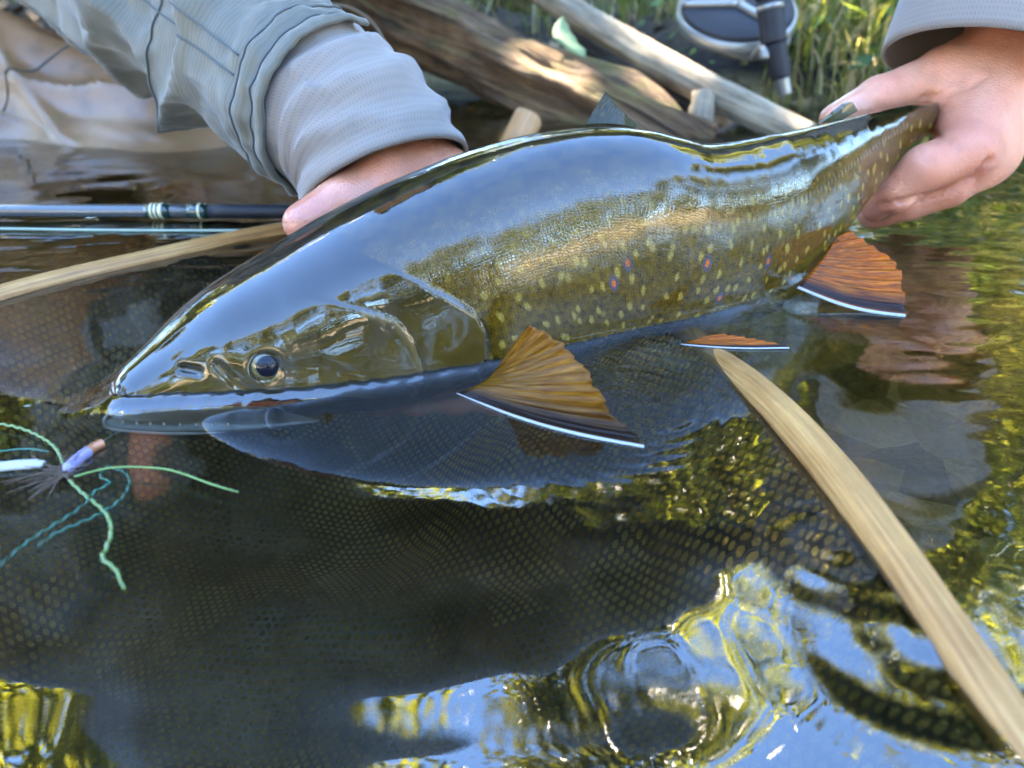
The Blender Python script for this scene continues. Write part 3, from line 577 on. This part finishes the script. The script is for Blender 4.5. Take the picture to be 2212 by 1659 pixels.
for i, p in enumerate(pc):
    RH.append((rw, p, .02, .014, .014)); f1 = P(850+70*i, 640, .385); f2 = P(840+75*i, 860, .362); f3 = P(830+80*i, 960, .325)
    RH += [(p, f1, .0125, .0115, .006), (f1, f2, .0115, .0105, .004), (f2, f3, .0105, .0085, .004)]
ELB_R = np.array([-.285, .615, .155]); RH.append((rw, rw*.75+ELB_R*.25, .026, .030, .02))
RV, RF = sdf_mesh(RH, .0021, .005)
atR = hand_attrs(RV, [(tm[3], .02), (tm[2], .012)], [], [(tm[3], .03), (tm[2], .02)])
SH_R, SH_L, NECK, HEAD, HIP = np.array([-.51, .66, .50]), np.array([-.09, .68, .52]), np.array([-.31, .62, .66]), np.array([-.325, .53, .83]), np.array([-.48, 1.02, .27])
TB = [(SH_R, ELB_R, .04, .03), (SH_L, ELB_L, .04, .03), (ELB_R, rw*.8+ELB_R*.2, .03, .024), (ELB_L, Wr*.85+ELB_L*.15, .03, .024), (SH_R, SH_L, .07, .07), (.5*(SH_R+SH_L), HIP, .13, .13), (.5*(SH_R+SH_L), NECK, .07, .055),
      (NECK, HEAD, .055, .06), (HEAD+[0, .02, .03], HEAD+[0, -.01, -.04], .082, .06), (HEAD+[0, -.085, -.02], HEAD+[0, -.07, .02], .012, .008, .01), (HEAD+[-.08, .01, -.01], HEAD+[-.082, .02, .02], .014, .012, .01), (HEAD+[.08, .01, -.01], HEAD+[.082, .02, .02], .014, .012, .01)]
BV, BF = sdf_mesh(TB, .011, .03)
bV, bF, _ = join([(LV, LF), (RV, RF), (BV, BF)]); zB = np.zeros(len(BV))
adopt(mesh('body', bV, bF, M_skin, None, None, {k: np.r_[atL[k], atR[k], zB] for k in atL}), person)
# sleeves: fleece cuffs and jacket shell
def sleeve_axis(pts, n): return curve(pts, n)
axR = curve([P(836, 390, .388), P(792, 300, .390), P(690, 220, .405), P(510, 90, .445), P(335, -45, .490), ELB_R+[.0, .02, .0], .5*(ELB_R+SH_R)+[-.03, .02, 0], SH_R], 260)
lR = np.linspace(0, 1, 260)
def folds_f(t, p):
    k = t*300 + 1.4*np.sin(p+.4) + .9*np.sin(2*p+1) + 2.2*fbm(np.stack([t*14, p*1.3, 0*t], -1), 2)
    return .0026*(1-2*np.abs(np.sin(k*.5)))*np.exp(-t*4)*smooth(t, .0, .02) + .0028*np.exp(-(t/.012)**2)
frad = np.interp(lR, [0, .03, .12, .25, .5, 1], [.0415, .0425, .0415, .042, .048, .06])
fv = tube(axR, frad, 120, folds_f, cap=False)
def folds_j(t, p):
    w = 1.1*fbm(np.stack([t*9, p*1.1, 0*t+4], -1), 2)
    a = .014*((1-np.abs(np.sin(t*26+1.0*p+w)))**2-.35)*smooth(t, .10, .18) + .010*((1-np.abs(np.sin(t*17-1.4*p+1.2+w)))**2-.35)*smooth(t, .10, .2)
    a += .0022*fbm(np.stack([t*60, p*3, 0*t], -1), 3)
    return a + .0022*np.exp(-((t-.066)/.004)**2) - .0032*np.exp(-((t-.077)/.0022)**2) + .0015*np.exp(-((t-.085)/.004)**2) - .0026*np.exp(-((t-.094)/.002)**2)
jrad = np.interp(lR, [0, .09, .13, .25, .4, 1], [.044, .0455, .048, .056, .067, .085])
k0 = 16
jv = tube(axR[k0:], jrad[k0:], 150, lambda t, p: folds_j(t*(1-lR[k0])+lR[k0], p)*(1-.0*p), phi=(R(-232), R(72)))
G_ = jv[0].reshape(-1, 150, 3); cen_ = G_.mean(1, keepdims=True); Gs = G_ + nrm(G_-cen_)*.0006; seams = []
for r_ in (int(.012*260), int(.030*260), int(.14*260)): seams.append(tube(Gs[r_], .0006, 6, ref=(.3, .2, 1))[:2])
for c_ in (30, 104, 110): seams.append(tube(Gs[9:120, c_], .0005, 6, ref=(.3, .2, 1))[:2])
for v_, f_ in seams: adopt(mesh('seam', v_, f_, M_stitch), person)
axL = curve([P(2116, 138, .430), P(2152, 30, .428), P(2235, -150, .446), .4*Wr+.6*ELB_L, ELB_L, .5*(ELB_L+SH_L)+[0, 0, .02], SH_L], 220); lL = np.linspace(0, 1, 220)
cuf = tube(axL, np.interp(lL, [0, .03, .12, 1], [.0490, .051, .053, .07]), 110, lambda t, p: .0026*np.exp(-(t/.02)**2) + .003*np.sin(t*70+np.sin(p)*1.5)*smooth(t, .03, .1), cap=False)
jl_ = tube(axL[40:], np.interp(lL[40:], [.1, .3, 1], [.062, .07, .085]), 110, lambda t, p: .006*np.sin(t*40+2*p)+.004*fbm(np.stack([t*30, p*2, 0*t], -1), 3))
fV, fF, fU = join([fv, cuf]); fo = adopt(mesh('fleece_shirt', fV, fF, M_fleece, None, fU), person)
sm = fo.modifiers.new('thickness', 'SOLIDIFY'); sm.thickness = .0022; sm.offset = -1
TJ = [(SH_R, SH_L, .10, .10), (.5*(SH_R+SH_L), HIP+[0, 0, .04], .165, .155), (.5*(SH_R+SH_L), NECK-[0, 0, .02], .10, .075)]
JVt, JFt = sdf_mesh(TJ, .013, .05)
JVt = JVt + .012*fbm(JVt*9, 3)[:, None]*nrm(JVt-.5*(SH_R+HIP))
jV, jF, jU = join([jv, jl_, (JVt, JFt)]); jo = adopt(mesh('jacket', jV, jF, M_jacket, None, jU), person)
sm = jo.modifiers.new('thickness', 'SOLIDIFY'); sm.thickness = .0016; sm.offset = -1
# waders: thigh running down into the water, knee under the surface, the other leg behind
def leg(pts, rr, ph0):
    ax = curve(pts, 160); t = np.linspace(0, 1, 160)
    return tube(ax, np.interp(t, np.linspace(0, 1, len(rr)), rr), 110, lambda t, p: .015*(1-2*np.abs(np.sin(p*1.5+t*4+ph0)))*smooth(t, .1, .3)+.014*((1-np.abs(np.sin(p*2.2+t*13+ph0+.8*vnoise(np.stack([t*6, p, 0*t], -1)))))**3-.2)+.010*((1-np.abs(np.sin(p*1.7-t*9+ph0)))**4-.15)-.0018*np.exp(-((t-.40)/.004)**2)+.005*fbm(np.stack([t*9, p*1.5, 0*t+ph0], -1), 3))
l1 = leg([(-.86, 1.05, .20), (-.68, .935, .05), (-.52, .86, -.004), (-.365, .765, -.036), (-.24, .70, -.078), (-.19, .72, -.20), (-.30, .95, -.29)], [.12, .10, .085, .082, .078, .07, .055], .3)
l2 = leg([(-.42, 1.05, .22), (-.38, .98, .12), (-.33, .98, -.06), (-.30, 1.02, -.28)], [.11, .09, .07, .055], 2.)
LG = l1[0].reshape(160, 110, 3); k_ = int(np.abs(proj(LG.max(1))[0]-250).argmin()); lc_ = LG[k_].mean(0)
adopt(mesh('seam', *tube(LG[k_]+nrm(LG[k_]-lc_)*.0005, .0010, 6, ref=(.3, .2, 1))[:2], M_stitch), person)
WVt, WFt = sdf_mesh([(HIP+[-.14, 0, 0], HIP+[.08, 0, 0], .14, .14), (HIP, HIP+[.06, -.12, .12], .15, .15)], .014, .05)
wV, wF, wU = join([l1, l2, (WVt, WFt)]); wo = adopt(mesh('waders', wV, wF, M_wader, None, wU), person)
cv, cf = sdf_mesh([(HEAD+[0, .02, .055], HEAD+[0, .0, .06], .088, .086), (HEAD+[-.05, -.10, .045], HEAD+[.05, -.10, .045], .012, .012, .02), (HEAD+[0, -.05, .05], HEAD+[0, -.14, .035], .03, .012, .03)], .008, .02)
cv[:, 2] = np.maximum(cv[:, 2], HEAD[2]+.03); adopt(mesh('cap', cv, cf, M_cap), person)

# ------------------------------------------------------------------ floating rod, fly line, fly
def rodpt(u, v=462, z=.0055): return W(u, v, z)
r0, r1 = rodpt(-900, 452), rodpt(1080, 458); fr_ = empty('fly_rod', tuple(map(float, r0)), 'grey fly rod with green thread wraps floating beside the net hoop', 'fishing rod')
def stick(a, b, ra, rb, n=16, nc=20): return tube(np.linspace(a, b, n), np.linspace(ra, rb, n), nc)
def on_rod(u): t = (u+900)/1980; return r0*(1-t)+r1*t
v_, f_, u_ = stick(on_rod(-900), on_rod(452), .0044, .0041); adopt(mesh('blank', v_, f_, M_blank, None, u_), fr_)
v_, f_, u_ = stick(on_rod(455), on_rod(1080), .0044, .0042); adopt(mesh('ferrule', v_, f_, M_blk, None, u_), fr_)
for ua, ub, mt, rr in ((322, 376, M_wrap, .0046), (415, 456, M_wrap, .0047), (334, 339, M_ring, .0049), (343, 348, M_ring, .0049), (352, 360, M_ring, .0049), (436, 441, M_ring, .0049)):
    v_, f_, u_ = stick(on_rod(ua), on_rod(ub), rr, rr, 4); adopt(mesh('thread_wrap' if mt is M_wrap else 'trim_ring', v_, f_, mt), fr_)
fl_ = mesh('fly_line', *tube(curve([W(-500, 492, .001), W(0, 494, .001), W(200, 497, .0012), W(450, 498, .001), W(700, 499, .001), W(1000, 505, .001)], 80), .00085, 8)[:2], M_line)
tag(fl_, 'thin pale green fly line lying straight on the water beside the rod', 'fishing line')
fz = .0018; fly = empty('streamer_fly', tuple(map(float, W(140, 1012, 0))), 'streamer fly with copper head and green tinsel strands at the trout\'s mouth', 'fishing fly')
def strand(name, px, r, mat, z=fz, nc=6, wob=0, flat=1.):
    p = curve([W(u, v, z) for u, v in px], 90); 
    if wob: p = p + np.array([0, 0, 1.])*(wob*np.sin(np.arange(90)*.9))[:, None]
    return adopt(mesh(name, *tube(p, np.interp(np.linspace(0, 1, 90), [0, .85, 1], [r, r, r*.6]), nc, ref=(0, 0, 1), flat=flat)[:2], mat), fly)
strand('tube_head', [(222, 957), (200, 968), (188, 978)], .0016, M_copper, .001, 14); strand('body', [(190, 976), (165, 995), (142, 1018)], .0019, M_lav, .001, 14)
strand('leader', [(222, 957), (240, 945), (262, 935)], .0003, M_line, -.001)
strand('tinsel', [(-40, 912), (0, 916), (40, 924), (90, 945), (125, 975), (135, 1002)], .0004, M_tin, fz, 5, .0003, 1.4)
strand('tinsel', [(-30, 978), (0, 975), (50, 970), (105, 976)], .0003, M_teal); strand('rubber_leg', [(160, 1030), (230, 1012), (300, 1009), (360, 1014), (440, 1040), (515, 1063)], .0003, M_lime, .003)
strand('tinsel', [(150, 1038), (190, 1075), (225, 1105), (240, 1140), (231, 1180), (222, 1205), (250, 1230), (258, 1250), (268, 1270)], .00042, M_tin, .0015, 5, .0004, 1.3)
strand('tinsel', [(236, 1005), (222, 1035), (240, 1042), (215, 1055), (190, 1080), (130, 1125), (60, 1170), (0, 1222)], .00024, M_teal, .002, 5, .0003)
strand('tinsel', [(236, 1010), (268, 1020), (276, 1055), (235, 1098), (170, 1130), (120, 1152), (80, 1180)], .00024, M_teal, .002, 5, .0003)
strand('wing', [(-60, 1018), (20, 1006), (95, 1002)], .0011, M_white, .001, 8, 0, 2.2)
hk = []
for i in range(46):
    a = rng.uniform(0, 2*np.pi); l = rng.uniform(.006, .014); c0 = W(130+rng.uniform(-20, 20), 1020+rng.uniform(-12, 12), .001)
    hk.append(tube(np.linspace(c0, c0+[l*math.cos(a)-.004, l*math.sin(a), rng.uniform(-.004, .003)], 4), [.0003, .0002, .0002, .0001], 4)[:2])
hV, hF, _ = join(hk); adopt(mesh('hackle', hV, hF, M_hack), fly)

# ------------------------------------------------------------------ logs, branches and things on the bank
def log(name, pts, rads, mat, label, cat, bump=.12, nc=40, n=90, group=None, seed=0, lobes=5):
    ax = curve(pts, n); t = np.linspace(0, 1, n); rr = np.interp(t, np.linspace(0, 1, len(rads)), rads); rmax = max(rads)
    d = lambda T, p: rmax*bump*(fbm(np.stack([T*6, np.cos(p)*1.6, np.sin(p)*1.6+seed], -1), 4)+.5*np.sin(p*lobes+seed)*vnoise(np.stack([T*4, 0*T, 0*T+seed], -1))+.5*vnoise(np.stack([T*3, np.cos(p)*9, np.sin(p)*9+seed], -1)))
    v_, f_, u_ = tube(ax, rr, nc, d); o = mesh(name, v_, f_, mat, None, u_); tag(o, label, cat, group); return o
log('fallen_log', [P(700, -130, 1.12), P(820, 10, 1.02), P(1000, 100, .94), P(1150, 170, .87), P(1300, 240, .81), P(1400, 290, .77), P(1520, 350, .75)], [.050, .048, .046, .044, .042, .036, .028], M_log, 'thick weathered brown log slanting down the bank into the water', 'log', .24, 90, 200, lobes=7)
log('pale_branch', [P(1090, -70, .93), P(1230, 20, .87), P(1380, 110, .82), P(1530, 195, .775), P(1640, 250, .745), P(1745, 300, .72)], [.014, .0145, .015, .016, .0155, .013], M_grey, 'smooth bleached grey branch lying above the dark driftwood', 'branch', .10, 32, 120, seed=3)
log('driftwood_branch', [P(1230, 70, .95), P(1330, 125, .90), P(1430, 175, .86), P(1540, 245, .82), P(1590, 300, .80)], [.017, .018, .02, .019, .014], M_dkwood, 'dark mossy driftwood branch lying below the pale branch', 'branch', .16, 32, 90, seed=8)
log('branch_stub', [P(1520, 205, .755), P(1512, 260, .750), P(1505, 330, .745)], [.011, .0125, .013], M_grey, 'short upright broken stub propping the pale branch', 'branch', .14, 24, 40, seed=13)
log('sunken_branch', [P(1560, 255, .86), P(1640, 290, .84), P(1740, 330, .82)], [.014, .016, .014], M_dkwood, 'black wet branch half sunk beneath the bleached branch', 'branch', .15, 24, 50, seed=21)
log('flat_plank', [P(950, -30, 1.35), P(1120, -5, 1.32), P(1260, 20, 1.30)], [.022, .024, .018], M_log, 'greyish brown fallen limb on the bank behind the thick log', 'branch', .2, 28, 50, seed=31)
log('cut_stick', [W(1100, 330, -.03), P(1118, 300, .70), P(1140, 256, .705)], [.0115, .013, .0135], M_orange, 'orange freshly cut stick end poking up out of the water', 'stick', .05, 24, 24, seed=2)
log('twig', [P(690, 8, .80), P(745, 14, .80), P(800, 45, .79), P(832, 95, .78), P(838, 140, .77), P(830, 180, .76)], [.0012, .0013, .0012, .001, .001, .0008], M_grey, 'thin pale twig bent in an arc beside the grey sleeve', 'twig', .1, 10, 60, seed=5)
# mossy stone under the arc
def stone(name, c, r, mat, label, seed, sq=(1, .8, .8)):
    V, F = ball(np.zeros(3), 1., np.array([0, 0, 1.]), 1., 30); V = V*np.array(sq)*(1+.22*fbm(V*1.3+seed, 4))[:, None]*r + c
    o = mesh(name, V, F, mat, None, V[:, :2]*1.0); return tag(o, label, 'stone')
stone('mossy_stone', P(765, 170, .99), .062, M_rock, 'mossy brown stone between the sleeve and the thick log', 3)
stone('dark_stone', P(150, 60, 1.12), .085, M_dkwood, 'dark wet stone behind the tan wader leg', 11, (1.6, .7, .62))
# leaning fly rod with reel: butt on the bank
rodb = empty('leaning_rod', tuple(map(float, P(1695, 205, .80))), 'black rod butt with silver-framed fly reel resting on the grassy bank', 'fishing rod')
bt = [P(1696, 205, .80), P(1688, 170, .795), P(1672, 95, .785), P(1662, 0, .775), P(1655, -200, .76)]
for nm, i0_, i1_, ra, rb, mt in (('butt_cap', 0, 1, .0075, .0085, M_silver), ('fighting_butt', 1, 2, .0105, .0125, M_blk), ('reel_seat', 2, 3, .013, .013, M_blk), ('grip', 3, 4, .014, .014, M_blk)):
    v_, f_, u_ = stick(bt[i0_]+(bt[i1_]-bt[i0_])*.01, bt[i1_], ra, rb); adopt(mesh(nm, v_, f_, mt), rodb)
v_, f_, u_ = stick(P(1664, 22, .777), P(1663, 12, .776), .0138, .0138, 3); adopt(mesh('seat_ring', v_, f_, M_silver), rodb)
rc = P(1590, 32, .85); rx, ry = nrm(RGT-.10*FWD), nrm(UPV*.84+.54*FWD); rz = -np.cross(rx, ry); rz = rz if rz @ FWD < 0 else -rz; RR = .064
def disc(c, r, h, n=64, inner=0.):
    a = np.linspace(0, 2*np.pi, n, endpoint=False); ring = lambda rr, hh: c + rr*(np.cos(a)[:, None]*rx+np.sin(a)[:, None]*ry) + rz*hh
    if inner: L = [ring(r, -h), ring(r, h), ring(inner, h), ring(inner, -h), ring(r, -h)]; return np.concatenate(L), grid_faces(5, n, True)
    V = np.concatenate([ring(r*.97, -h), ring(r, -h*.8), ring(r, h*.8), ring(r*.97, h)]); return V, grid_faces(4, n, True).tolist()+[list(range(n))[::-1], list(range(3*n, 4*n))]
reel = adopt(mesh('reel_spool', *disc(rc+rz*.004, RR*.93, .007), M_blk), rodb)
mesh('reel_frame', *disc(rc, RR, .0065, 64, RR*.93), M_silver, rodb).location = -Vector(rodb.location)
mesh('reel_back', *disc(rc-rz*.020+rx*.012, RR*.80, .003), M_silver, rodb).location = -Vector(rodb.location)
for a0 in (R(-52), R(62), R(176)):
    p0 = rc+rz*.0125; p1 = rc+rz*.0125+RR*.93*(math.cos(a0)*rx+math.sin(a0)*ry)
    v_, f_, u_ = stick(p0, p1, .0052, .0042, 8, 12); adopt(mesh('spoke', v_, f_, M_silver), rodb)
ft = [rc+RR*.9*(math.cos(R(-50))*rx+math.sin(R(-50))*ry), P(1632, 118, .80), P(1648, 105, .785), P(1652, 128, .782)]
adopt(mesh('reel_foot', *tube(curve(ft, 30), .0045, 12)[:2], M_silver), rodb)
# large pale leaf hanging over the log
lf = curve([P(1213, 38, .83), P(1212, 75, .825), P(1228, 95, .82), P(1262, 124, .815)], 20); wd = np.interp(np.linspace(0, 1, 20), [0, .15, .45, .6, .8, 1], [.001, .009, .015, .011, .012, .001])
lv = np.stack([lf-RGT*wd[:, None]*.7-[0, .004, 0], lf+[0, -.003, .001], lf+RGT*wd[:, None]*.9], 1).reshape(-1, 3)
pl = mesh('broad_leaf', lv, grid_faces(20, 3), M_pale); sm = pl.modifiers.new('thickness', 'SOLIDIFY'); sm.thickness = .0006
tag(pl, 'single pale green leaf hanging tip down over the thick log', 'leaf')

# ------------------------------------------------------------------ grass and herbs on the bank
def blades(n, fn, lmin, lmax, w, droop=.5):
    b = fn(n); L = rng.uniform(lmin, lmax, n); az = rng.uniform(0, 2*np.pi, n); ln = rng.uniform(.15, .95, n); k = np.linspace(0, 1, 6)
    d = np.stack([np.cos(az), np.sin(az), 0*az], 1); sd_ = np.stack([-np.sin(az), np.cos(az), 0*az], 1)
    h = L[:, None]*k*(1-droop*ln[:, None]*k); o = (L*ln)[:, None]*k**1.7
    c = b[:, None] + d[:, None]*o[..., None] + np.array([0, 0, 1.])*h[..., None]; ww = w*rng.uniform(.5, 1.3, n)[:, None]*(1-k**2*.95)
    V = np.stack([c-sd_[:, None]*ww[..., None], c+sd_[:, None]*ww[..., None]], 2).reshape(-1, 3)
    f = grid_faces(6, 2); F = (np.arange(n)[:, None, None]*12+f[None]).reshape(-1, 4); return V, F, np.repeat(rng.uniform(0, 1, n)**.75, 12)
def bank_pts(x0, x1, y0, y1):
    def fn(n):
        x = rng.uniform(x0, x1, n); y = bank_edge(x)+rng.uniform(y0, y1, n); return np.stack([x, y, ground_z(x, y)-.004], 1)
    return fn
gp = [blades(2600, bank_pts(.28, 1.3, .02, .5), .06, .20, .0022), blades(900, bank_pts(-.15, .4, .12, .6), .04, .13, .0018), blades(6000, bank_pts(-2.5, 3.5, .25, 2.2), .10, .35, .0035), blades(700, bank_pts(.30, .9, -.03, .12), .05, .16, .002, .9)]
V = np.concatenate([p[0] for p in gp]); off = np.cumsum([0]+[len(p[0]) for p in gp]); F = np.concatenate([p[1]+off[i] for i, p in enumerate(gp)])
tag(mesh('bank_grass', V, F, M_grass, None, None, dict(tint=np.concatenate([p[2] for p in gp]))), 'tangled green and straw coloured grass on the bank', 'grass', None, 'stuff')
def leaves(c, size, up=.4, asp=.55):
    n = len(c); d = nrm(rng.normal(size=(n, 3))+[0, 0, -.2]); u = nrm(rng.normal(size=(n, 3))+[0, 0, up*3]); s_ = nrm(np.cross(d, u)); u = np.cross(s_, d)
    L = (size*rng.uniform(.6, 1.3, n))[:, None]; Wd = L*asp
    V = np.stack([c, c+d*L*.45+s_*Wd*.5+u*L*.06, c+d*L, c+d*L*.45-s_*Wd*.5+u*L*.06], 1).reshape(-1, 3)
    return V, (np.arange(n)[:, None]*4+np.arange(4)[None])
lp = bank_pts(-1.2, 1.6, .03, 1.2)(1500); lp[:, 2] += .006; lV, lF = leaves(lp, .03, 2.5, .6)
m = NT('dead_leaf'); m.bsdf(Base_Color=m.ramp(m.att('tint'), [(.0, (.05, .028, .012)), (.5, (.16, .09, .035)), (1., (.32, .22, .10))]), Roughness=.8); M_dead = m.m
tag(mesh('leaf_litter', lV, lF, M_dead, None, None, dict(tint=np.repeat(rng.uniform(0, 1, len(lF)), 4))), 'brown dead leaves littering the bank', 'leaf litter', None, 'stuff')
def herb(x, y, h, n, size, label, name='leafy_herb', rad=.08):
    z = float(ground_z(np.array([x]), np.array([y]))[0]); c = np.array([x, y, z]); e = empty(name, (x, y, z), label, 'plant')
    st = []; lc = []
    for i in range(5):
        a = rng.uniform(0, 2*np.pi); tip = c+[rad*math.cos(a)*rng.uniform(.4, 1), rad*math.sin(a)*rng.uniform(.4, 1), h*rng.uniform(.7, 1)]
        p = curve([c, .5*(c+tip)+[0, 0, h*.15], tip], 10); st.append(tube(p, np.linspace(.0022, .001, 10), 6)[:2]); k = rng.integers(2, 10, n//5); lc.append(p[k]+rng.normal(size=(n//5, 3))*rad*.35)
    sV, sF, _ = join(st); adopt(mesh('stem', sV, sF, M_herb, None, None, dict(tint=np.full(len(sV), .4))), e)
    lV, lF = leaves(np.concatenate(lc), size); adopt(mesh('foliage', lV, lF, M_herb, None, None, dict(tint=np.repeat(rng.uniform(0, 1, len(lF)), 4))), e)
for i, (x, y, h, n, s_, lab) in enumerate([(.43, .98, .16, 90, .03, 'bright green leafy herb standing behind the fly reel'), (.56, .93, .18, 110, .03, 'leafy green herb growing beside the grey cuff'),
        (.02, 1.12, .07, 70, .018, 'low green seedling clump growing on top of the thick log bank'), (.16, 1.08, .06, 60, .016, 'small green herb clump between thick log and pale branch'), (.30, 1.02, .06, 50, .02, 'small green herb below the fly reel')]):
    herb(x, y, h, n, s_, lab)
def shrub(x, y, h, w, label, n=1500, size=.05, group='shrubs along the bank', lm=None):
    z = float(ground_z(np.array([x]), np.array([y]))[0]); e = empty('shrub', (x, y, z), label, 'shrub', group); c = np.array([x, y, z]); st, lc = [], []
    for i in range(9):
        a = rng.uniform(0, 2*np.pi); tip = c+[w*math.cos(a)*rng.uniform(.3, 1), w*math.sin(a)*rng.uniform(.3, 1), h*rng.uniform(.6, 1)]; p = curve([c, .5*(c+tip)+[0, 0, h*.15], tip], 14)
        st.append(tube(p, np.linspace(.012, .004, 14), 6)[:2]); lc.append(p[rng.integers(3, 14, n//9)]+rng.normal(size=(n//9, 3))*w*.22)
    sV, sF, _ = join(st); adopt(mesh('stem', sV, sF, M_bark, None, np.zeros((len(sV), 2))), e); lc = np.concatenate(lc); lc[:, 2] = np.maximum(lc[:, 2], z+.02)
    lV, lF = leaves(lc, size); adopt(mesh('foliage', lV, lF, lm or M_leaf, None, None, dict(tint=np.repeat(rng.uniform(.2, 1, len(lF)), 4))), e)
for x, y, h, w in ((.95, 1.55, .8, .45), (1.7, 1.7, 1.1, .6), (.2, 2.0, .9, .5), (-.8, 1.9, 1.0, .5), (2.8, 1.9, 1.2, .7), (-1.8, 1.7, 1.0, .6)):
    shrub(x, y, h, w, 'leafy green bankside shrub behind the logs')
for x, y, h, w in ((-.95, -2.0, .42, .5), (-.1, -2.15, .40, .5), (.75, -2.05, .42, .5), (1.5, -2.3, .40, .45)):  # unseen shrubs, added to keep the gravel glare off the trout
    shrub(x, y, h, w, 'unseen low dark shrub added to hide the gravel bar from the trout', 1300, .06, 'added shrubs screening the gravel bar', M_dkleaf)

# ------------------------------------------------------------------ trees on both banks (some added to screen sun and low sky; mirrored in the water and on the fish)
def make_tree(h, w, n, seed, base=.25):
    r2 = np.random.default_rng(seed); tr = [tube(curve([(0, 0, -.2), (.1*w, .05*w, h*.4), (0, .1*w, h*.95)], 30), np.linspace(.045*h/2.2, .01, 30), 12)]; lc = []
    for i in range(26):
        z0 = h*(base+(1-base)*r2.uniform(0, 1)**.9); a = r2.uniform(0, 2*np.pi); k = (z0/h-base)/(1-base); L = w*(1-.65*k)*r2.uniform(.45, 1.1)
        p = curve([(0, .05*w, z0*.93), (L*.5*math.cos(a), L*.5*math.sin(a), z0+L*.22), (L*math.cos(a), L*math.sin(a), z0+L*.2*r2.uniform(-.6, 1.2))], 12); tr.append(tube(p, np.linspace(.018*h/4, .004, 12), 6))
        m_ = n//26; c = p[r2.integers(3, 12, m_)]+r2.normal(size=(m_, 3))*[w*.17, w*.17, w*.10]; lc.append(c)
    return join([(t[0], t[1], t[2]) for t in tr]), leaves(np.concatenate(lc), .13*h/5)
T_A, T_B, T_C = make_tree(5.2, 1.9, 12000, 1), make_tree(4.2, 1.7, 12000, 2), make_tree(3.4, 1.5, 11000, 3, .02)
proto = []
for (tm_, lm_) in (T_A, T_B, T_C):
    e = bpy.data.objects.new('tree', None); sc.collection.objects.link(e); a = mesh('trunk', tm_[0], tm_[1], M_bark, e, tm_[2]*[1, .2]); b = mesh('crown', *lm_, M_dkleaf if len(proto) == 2 else M_leaf, e, None, dict(tint=np.repeat(rng.uniform(0, .95, len(lm_[1])), 4))); proto.append((e, a, b))
r3 = np.random.default_rng(5)
spots = [('front', -1.55, 3.35, 0, 1.45, 0), ('front', -3.6, 4.6, 1, 1.0, .7), ('front', -1.4, 5.0, 1, 1.0, 2), ('front', 1.6, 4.6, 0, .72, 3), ('front', 3.4, 4.4, 1, .9, 1), ('front', 5.6, 4.2, 0, 1.0, 4), ('front', -6, 4.4, 1, 1.3, 5), ('front', 8.4, 4.0, 1, 1.2, 2.2), ('front', -8.6, 3.6, 0, 1.1, 1.2), ('front', .45, 3.4, 2, 1.25, 1.1), ('front', 2.4, 3.4, 2, .9, 2.1), ('front', 4.6, 3.2, 2, .9, .1)]  # first tree is unseen, added to block the sun
spots += [('back', x, -6.4-.7*(i % 2), 2, float(r3.uniform(.92, 1.12)), float(r3.uniform(0, 6))) for i, x in enumerate(np.arange(-8.2, 8.5, 1.65))]
spots += [('side', sx_*(8.7+.4*(i % 2)), y, 2, float(r3.uniform(.95, 1.3)), float(r3.uniform(0, 6))) for sx_ in (-1, 1) for i, y in enumerate((-4.6, -2.6, -.6, 1.4))]  # unseen side trees, added to block the bright low sky
used = set()
for side_, x, y, k, s_, rz_ in spots:
    e, a, b = proto[k]
    if k in used:
        e2 = e.copy(); sc.collection.objects.link(e2)
        for c_ in (a, b): c2 = c_.copy(); sc.collection.objects.link(c2); c2.parent = e2
        e = e2
    used.add(k); e.location = (x, y, float(ground_z(np.array([x]), np.array([y]))[0])); e.rotation_euler = (0, 0, rz_); e.scale = (s_*.66, s_*.66, s_) if (x, y) in ((.45, 3.4), (-1.55, 3.35)) else (s_, s_, s_)
    lab, grp = {'front': ('leafy tree on the log-strewn bank beyond the angler', 'trees beyond the angler'), 'back': ('bushy tree edging the added sunny gravel bar across the stream', 'trees edging the gravel bar'), 'side': ('unseen bushy tree added beside the stream to block the low sky', 'trees added to block the low sky')}[side_]
    tag(e, lab, 'tree', grp)
